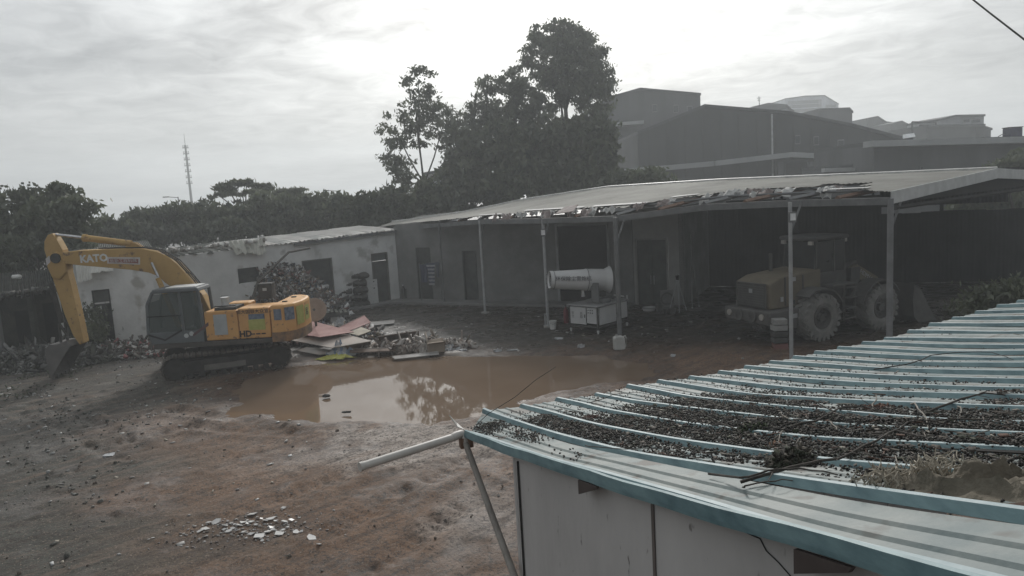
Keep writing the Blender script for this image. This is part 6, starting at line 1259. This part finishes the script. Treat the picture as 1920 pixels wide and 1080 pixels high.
tree('low_tree', 'dark tree before the flat roofed building at the right edge', (1890, 380), [(1885, 318, 30, 20), (1915, 308, 30, 24), (1880, 340, 40, 20)], 45, 2600, .38, LM, 62, .14)
tree('doorway_shrub', 'dark shrub growing left of the white house doorway', (170, 650), [(168, 590, 11, 14), (172, 612, 14, 18), (165, 630, 16, 16), (186, 628, 12, 14)], 30.0, 1500, .16, LG, 63, .03, 'shrub', None, thick=.8)
n = 2600; x = RNG.uniform(-24, -15.5, n); y = RNG.uniform(20, 31, n); k_ = fbm(x * .8, y * .8, 3, 81) > .5; x, y = x[k_], y[k_]; n = len(x)
tag(chips('weeds', np.stack([x, y, ground_h(x, y) + .04], 1), RNG.uniform(.5, 1.3, (n, 3)) * np.array([.10, .04, .01]), LG), 'low weeds along the left edge of the yard', 'weeds', kind='stuff')

# ------------------------------------------------------------------ mast, lamps, background buildings
mbs = Y(361, 395, 250); o = thing('radio_mast', 'tall grey radio mast with antenna rings above the trees', 'mast', (mbs.x, 250, 0)); zt_ = Y(354, 272, 250).z; tipz = Y(353, 250, 250).z; base = Vector((mbs.x, 250, 0)); sg = M('mast_grey', (.05, .052, .055), .7)
mb = MB(); mb.cyl((0, 0, 0), (0, 0, zt_), .5, .26, 12); mb.build('pole', sg, o); mb = MB(); mb.cyl((0, 0, zt_), (0, 0, tipz), .10, .05, 6); mb.build('lightning_rod', sg, o)
for k_ in range(7):
    z = zt_ - .8 - k_ * 1.55 * 1.25
    mb = MB(); mb.lathe([(.72, -.08), (.82, -.08), (.82, .08), (.72, .08)], (0, 0, z), (0, 0, z + 1), 14); rg = mb.build('antenna_ring', sg, o)
    for q_ in range(4): a = q_ * 1.5708; mb = MB(); mb.box((.8 * math.cos(a), .8 * math.sin(a), z + .3), (.14, .14, 1.1), a); mb.build('antenna_panel', sg, rg)
    for q_ in range(4): a = q_ * 1.5708; mb = MB(); mb.tube([(0, 0, z), (1.05 * math.cos(a), 1.05 * math.sin(a), z)], .08, 4); mb.build('strut', sg, rg)
for k_, (px, py, s_, dd) in enumerate(((334, 372, -1, 95), (634, 360, -1, 95))):
    p = Y(px, py, dd); o = thing('street_lamp', ['far street lamp left of the radio mast', 'far street lamp above the right tree row'][k_], 'street lamp', (p.x, dd, 0)); mb = MB(); mb.cyl((0, 0, 0), (0, 0, p.z + .2), .09, .06, 8); mb.build('pole', sg, o); mb = MB(); mb.tube([(0, 0, p.z + .1), (s_ * 1.2, 0, p.z + .25)], .04, 5); mb.build('lamp_arm', sg, o); mb = MB(); mb.box((s_ * 1.5, 0, p.z + .26), (.7, .3, .12)); mb.build('lamp_head', sg, o)
def bmat(nm, c): return M(nm, c, .85, scale=.35, var=.3, stretch=(1, 1, .25), bump=.2, bscale=1.2)
def building(name, lab, outline, depth, back, mat, windows=(), wmat=None, slabs=(), roof=None):
    ps = [Y(px, py, depth) for px, py in outline]; x0 = ps[0].x; o = thing(name, lab, 'building', (x0, depth, 0)); poly = [(ps[0].x - x0, 0)] + [(p.x - x0, p.z) for p in ps] + [(ps[-1].x - x0, 0)]
    mb = MB(); mb.prism(poly, 0, back); wl_ = mb.build('wall', mat, o)
    for a, b in zip(ps, ps[1:]):
        if abs(b.x - a.x) < .4: continue
        mb = MB(); t_ = Vector((-x0, -depth, 0)); th = .30; ov = .35
        mb.hexa([a + t_ + Vector((-.02, -ov, -.02)), b + t_ + Vector((.02, -ov, -.02)), b + t_ + Vector((.02, back, -.02)), a + t_ + Vector((-.02, back, -.02)), a + t_ + Vector((-.02, -ov, th)), b + t_ + Vector((.02, -ov, th)), b + t_ + Vector((.02, back, th)), a + t_ + Vector((-.02, back, th))]); mb.build('roof', roof or M('far_roof', (.05, .053, .056), .8), o)
    for (wx0, wy0, wx1, wy1) in windows:
        a, b = Y(wx0, wy0, depth), Y(wx1, wy1, depth); mb = MB(); mb.box(((a.x + b.x) / 2 - x0, -.02, (a.z + b.z) / 2), (abs(b.x - a.x), .12, abs(b.z - a.z))); wn_ = mb.build('window', M('far_window_frame', (.16, .165, .17)), o)
        mb = MB(); mb.box(((a.x + b.x) / 2 - x0, -.09, (a.z + b.z) / 2), (abs(b.x - a.x) * .82, .04, abs(b.z - a.z) * .82)); mb.build('pane', wmat or M('far_glass', (.035, .04, .045), .25), wn_)
    for (sx0, sy0, sx1, sy1, thp, pr) in slabs:
        a, b = Y(sx0, sy0, depth), Y(sx1, sy1, depth); th = thp * depth / FPX; t_ = Vector((-x0, -depth, 0)); a = a + t_; b = b + t_; mb = MB(); mb.hexa([a + Vector((0, -pr, -th)), b + Vector((0, -pr, -th)), b + Vector((0, 0, -th)), a + Vector((0, 0, -th)), a + Vector((0, -pr, 0)), b + Vector((0, -pr, 0)), b, a]); mb.build('ledge', M('pale_ledge', (.30, .31, .31), .8, scale=.4, col2=(.42, .43, .43)), o)
    return o, x0
b1 = bmat('far_wall_grey', (.07, .073, .075)); b2 = bmat('far_wall_mid', (.035, .037, .038)); b3 = bmat('far_wall_pale', (.08, .083, .086)); b4 = bmat('tower_white', (.40, .42, .46))
building('upper_building', 'grey flat gabled building block just right of the giant tree', [(1140, 186), (1200, 169), (1313, 179)], 104, 14, b1, [(1222, 196, 1232, 210), (1262, 197, 1272, 211), (1288, 199, 1298, 213)], slabs=[(1130, 234, 1202, 228, 6, 2)])
wh, wx = building('warehouse', 'long dark warehouse with shallow gable and pale ledge', [(1195, 252), (1320, 201), (1480, 214), (1600, 238), (1700, 264)], 84, 20, b2, [(1570, 262, 1582, 286), (1525, 256, 1535, 272), (1490, 254, 1500, 270), (1614, 268, 1624, 284)], slabs=[(1120, 322, 1330, 303, 9, 2), (1330, 303, 1470, 287, 9, 2.4), (1470, 287, 1566, 292, 9, 2.4), (1566, 292, 1700, 306, 8, 2)])
for px in (1462, 1520, 1566): a = Y(px, 300, 82.2); mb = MB(); mb.box((a.x - wx, -1.8, a.z / 2 - .2), (.6, .6, a.z)); mb.build('column', b3, wh)
for px in range(1215, 1690, 34):
    yt_ = 252 - (px - 1195) * .408 if px < 1320 else 201 + (px - 1320) * .166; a = Y(px, yt_ + 5, 84); mb = MB(); mb.box((a.x - wx, -.03, a.z / 2), (.09, .05, a.z)); mb.build('cladding_seam', M('seam_dark', (.022, .023, .024)), wh)
a = Y(1447, 212, 83.8); mb = MB(); mb.tube([(a.x - wx, -.25, 0), (a.x - wx, -.25, a.z - .1)], .10, 6); mb.build('drain_pipe', M('pipe_white', (.5, .51, .51), .6), wh)
mb = MB(); a, b = Y(1475, 306, 83.6), Y(1556, 340, 83.6); mb.box(((a.x + b.x) / 2 - wx, -.05, a.z / 2), (b.x - a.x, .15, a.z)); mb.build('dark_bay', void, wh)
fb, fx_ = building('flat_building', 'flat roofed grey building with deep slab edge at the right', [(1638, 272), (1925, 262), (1990, 259)], 62, 12, b3, [(1725, 312, 1729, 318)], slabs=[(1618, 266, 1990, 256, 11, 1.6)])
lr, lx = building('low_roof_building', 'low pale roofed outbuilding in front of the warehouse', [(1545, 318), (1640, 312)], 66, 5, b3, slabs=[(1540, 316, 1640, 313, 7, .8)])
building('office_tower', 'white office tower with ribbon windows on the skyline', [(1473, 186), (1510, 181), (1546, 180), (1572, 196)], 260, 25, b4, [(1478, 190, 1540, 193), (1480, 197, 1540, 200), (1484, 205, 1540, 208), (1548, 197, 1568, 201), (1548, 205, 1568, 208)])
building('skyline_block', 'small roof house with aerial left of the office tower', [(1410, 203), (1440, 196), (1475, 199), (1482, 206)], 150, 10, b1)
building('skyline_block', 'pale curved tank block in front of the office tower', [(1456, 208), (1475, 204), (1488, 210)], 140, 6, b4)
building('skyline_block', 'grey stair block right of the office tower', [(1535, 207), (1592, 205), (1598, 212)], 130, 10, b1)
building('skyline_block', 'pale stepped block far along the roof line', [(1626, 224), (1645, 220), (1660, 230), (1680, 233)], 170, 10, b3)
building('skyline_block', 'small gabled block next to the open roof frame', [(1672, 234), (1690, 229), (1708, 238), (1716, 244)], 160, 10, b1)
building('skyline_block', 'long low pale block behind the open roof frame', [(1690, 240), (1765, 237)], 175, 10, b3, [(1726, 244, 1733, 252), (1738, 244, 1745, 252)])
building('skyline_block', 'broad grey block with pale upper storey at the right', [(1738, 238), (1845, 236), (1848, 246)], 120, 12, b1)
building('skyline_block', 'pale upper storey with windows on the broad grey block', [(1762, 226), (1790, 219), (1845, 218)], 124, 10, bmat('far_wall_lilac', (.30, .31, .33)), [(1805, 224, 1818, 229), (1822, 224, 1838, 229)])
building('skyline_block', 'narrow block right of the broad grey block', [(1845, 240), (1858, 244)], 118, 10, b1)
building('far_house', 'pale low building glimpsed between the tree trunks', [(796, 328), (832, 322), (850, 326)], 90, 8, bmat('far_house_pale', (.35, .36, .37)))
o = thing('roof_frame', 'open black steel frame standing on the far roof', 'frame', (Y(1710, 240, 121).x, 121, 0)); x0 = o.location.x
for (ax_, ay_, bx_, by_) in ((1710, 229, 1755, 230), (1710, 229, 1711, 247), (1755, 230, 1755, 246), (1724, 235, 1752, 235)):
    a, b = Y(ax_, ay_, 121), Y(bx_, by_, 121); mb = MB(); mb.tube([(a.x - x0, 0, a.z), (b.x - x0, 0, b.z)], .16, 4); mb.build('bar', void, o)
for px in (1711, 1755): a = Y(px, 246, 121); mb = MB(); mb.tube([(a.x - x0, 0, 0), (a.x - x0, 0, a.z)], .14, 4); mb.build('post', void, o)
p = Y(1898, 259, 63.5); o = thing('water_tank', 'dark blue square water tank on the flat roof', 'tank', (p.x, 63.5, p.z - .05)); mb = MB(); mb.box((0, 0, .45), (1.05, 1.0, .9)); mb.build('tank_body', M('tank_blue', (.035, .035, .075), .5), o, bevel=.05); mb = MB(); mb.box((0, 0, .93), (1.12, 1.06, .06)); mb.build('lid', void, o)
p = Y(1880, 259, 63.5); o = thing('pipe_arch', 'thin bent pipe arch beside the blue water tank', 'pipe', (p.x, 63.5, p.z - .05)); mb = MB(); mb.tube([(-.45, 0, 0), (-.35, 0, .22), (-.05, 0, .36), (.35, 0, .38), (.45, 0, .36)], .03, 6); mb.build('arch', void, o); mb = MB(); mb.cyl((-.45, 0, 0), (-.45, 0, .06), .06); mb.build('flange', void, o)
p = Y(1703, 254, 70); o = thing('roof_skylight', 'tilted white skylight panel on the warehouse roof end', 'skylight', (p.x, 70, p.z - .2)); mb = MB(); mb.slab([(-.65, -.3, -.05), (.5, -.3, .05), (.7, .3, .42), (-.35, .3, .32)], .05); mb.build('panel', M('skylight_white', (.75, .76, .76), .4), o); mb = MB(); mb.box((0, .1, -.2), (.8, .4, .4)); mb.build('kerb', b1, o)
mb = MB(); a = Y(1423, 181, 149); b = Y(1424, 200, 149); mb.tube([a, b], .08, 4); mb.tube([a + Vector((-.4, 0, -.3)), a + Vector((.4, 0, -.3))], .05, 4); mb.tube([a + Vector((-.3, 0, -.7)), a + Vector((.3, 0, -.7))], .05, 4); ob = mb.build('roof_aerial', void); tag(ob, 'thin roof aerial on the small roof house', 'aerial')

# ------------------------------------------------------------------ haze
hm = bpy.data.materials.new('haze_air'); hm.use_nodes = True; t = hm.node_tree; t.nodes.clear(); pvn = N(t, 'ShaderNodeVolumePrincipled', i_Density=HAZE); pvn.inputs['Color'].default_value = (.86, .9, .92, 1); pvn.inputs['Anisotropy'].default_value = .35; om_ = N(t, 'ShaderNodeOutputMaterial'); t.links.new(pvn.outputs[0], om_.inputs['Volume'])
mb = MB(); mb.box((0, 0, 29), (1700, 1700, 61)); hz_ = mb.build('haze', hm); hz_['kind'] = 'stuff'; hz_['label'] = 'thin pale morning haze filling the yard'
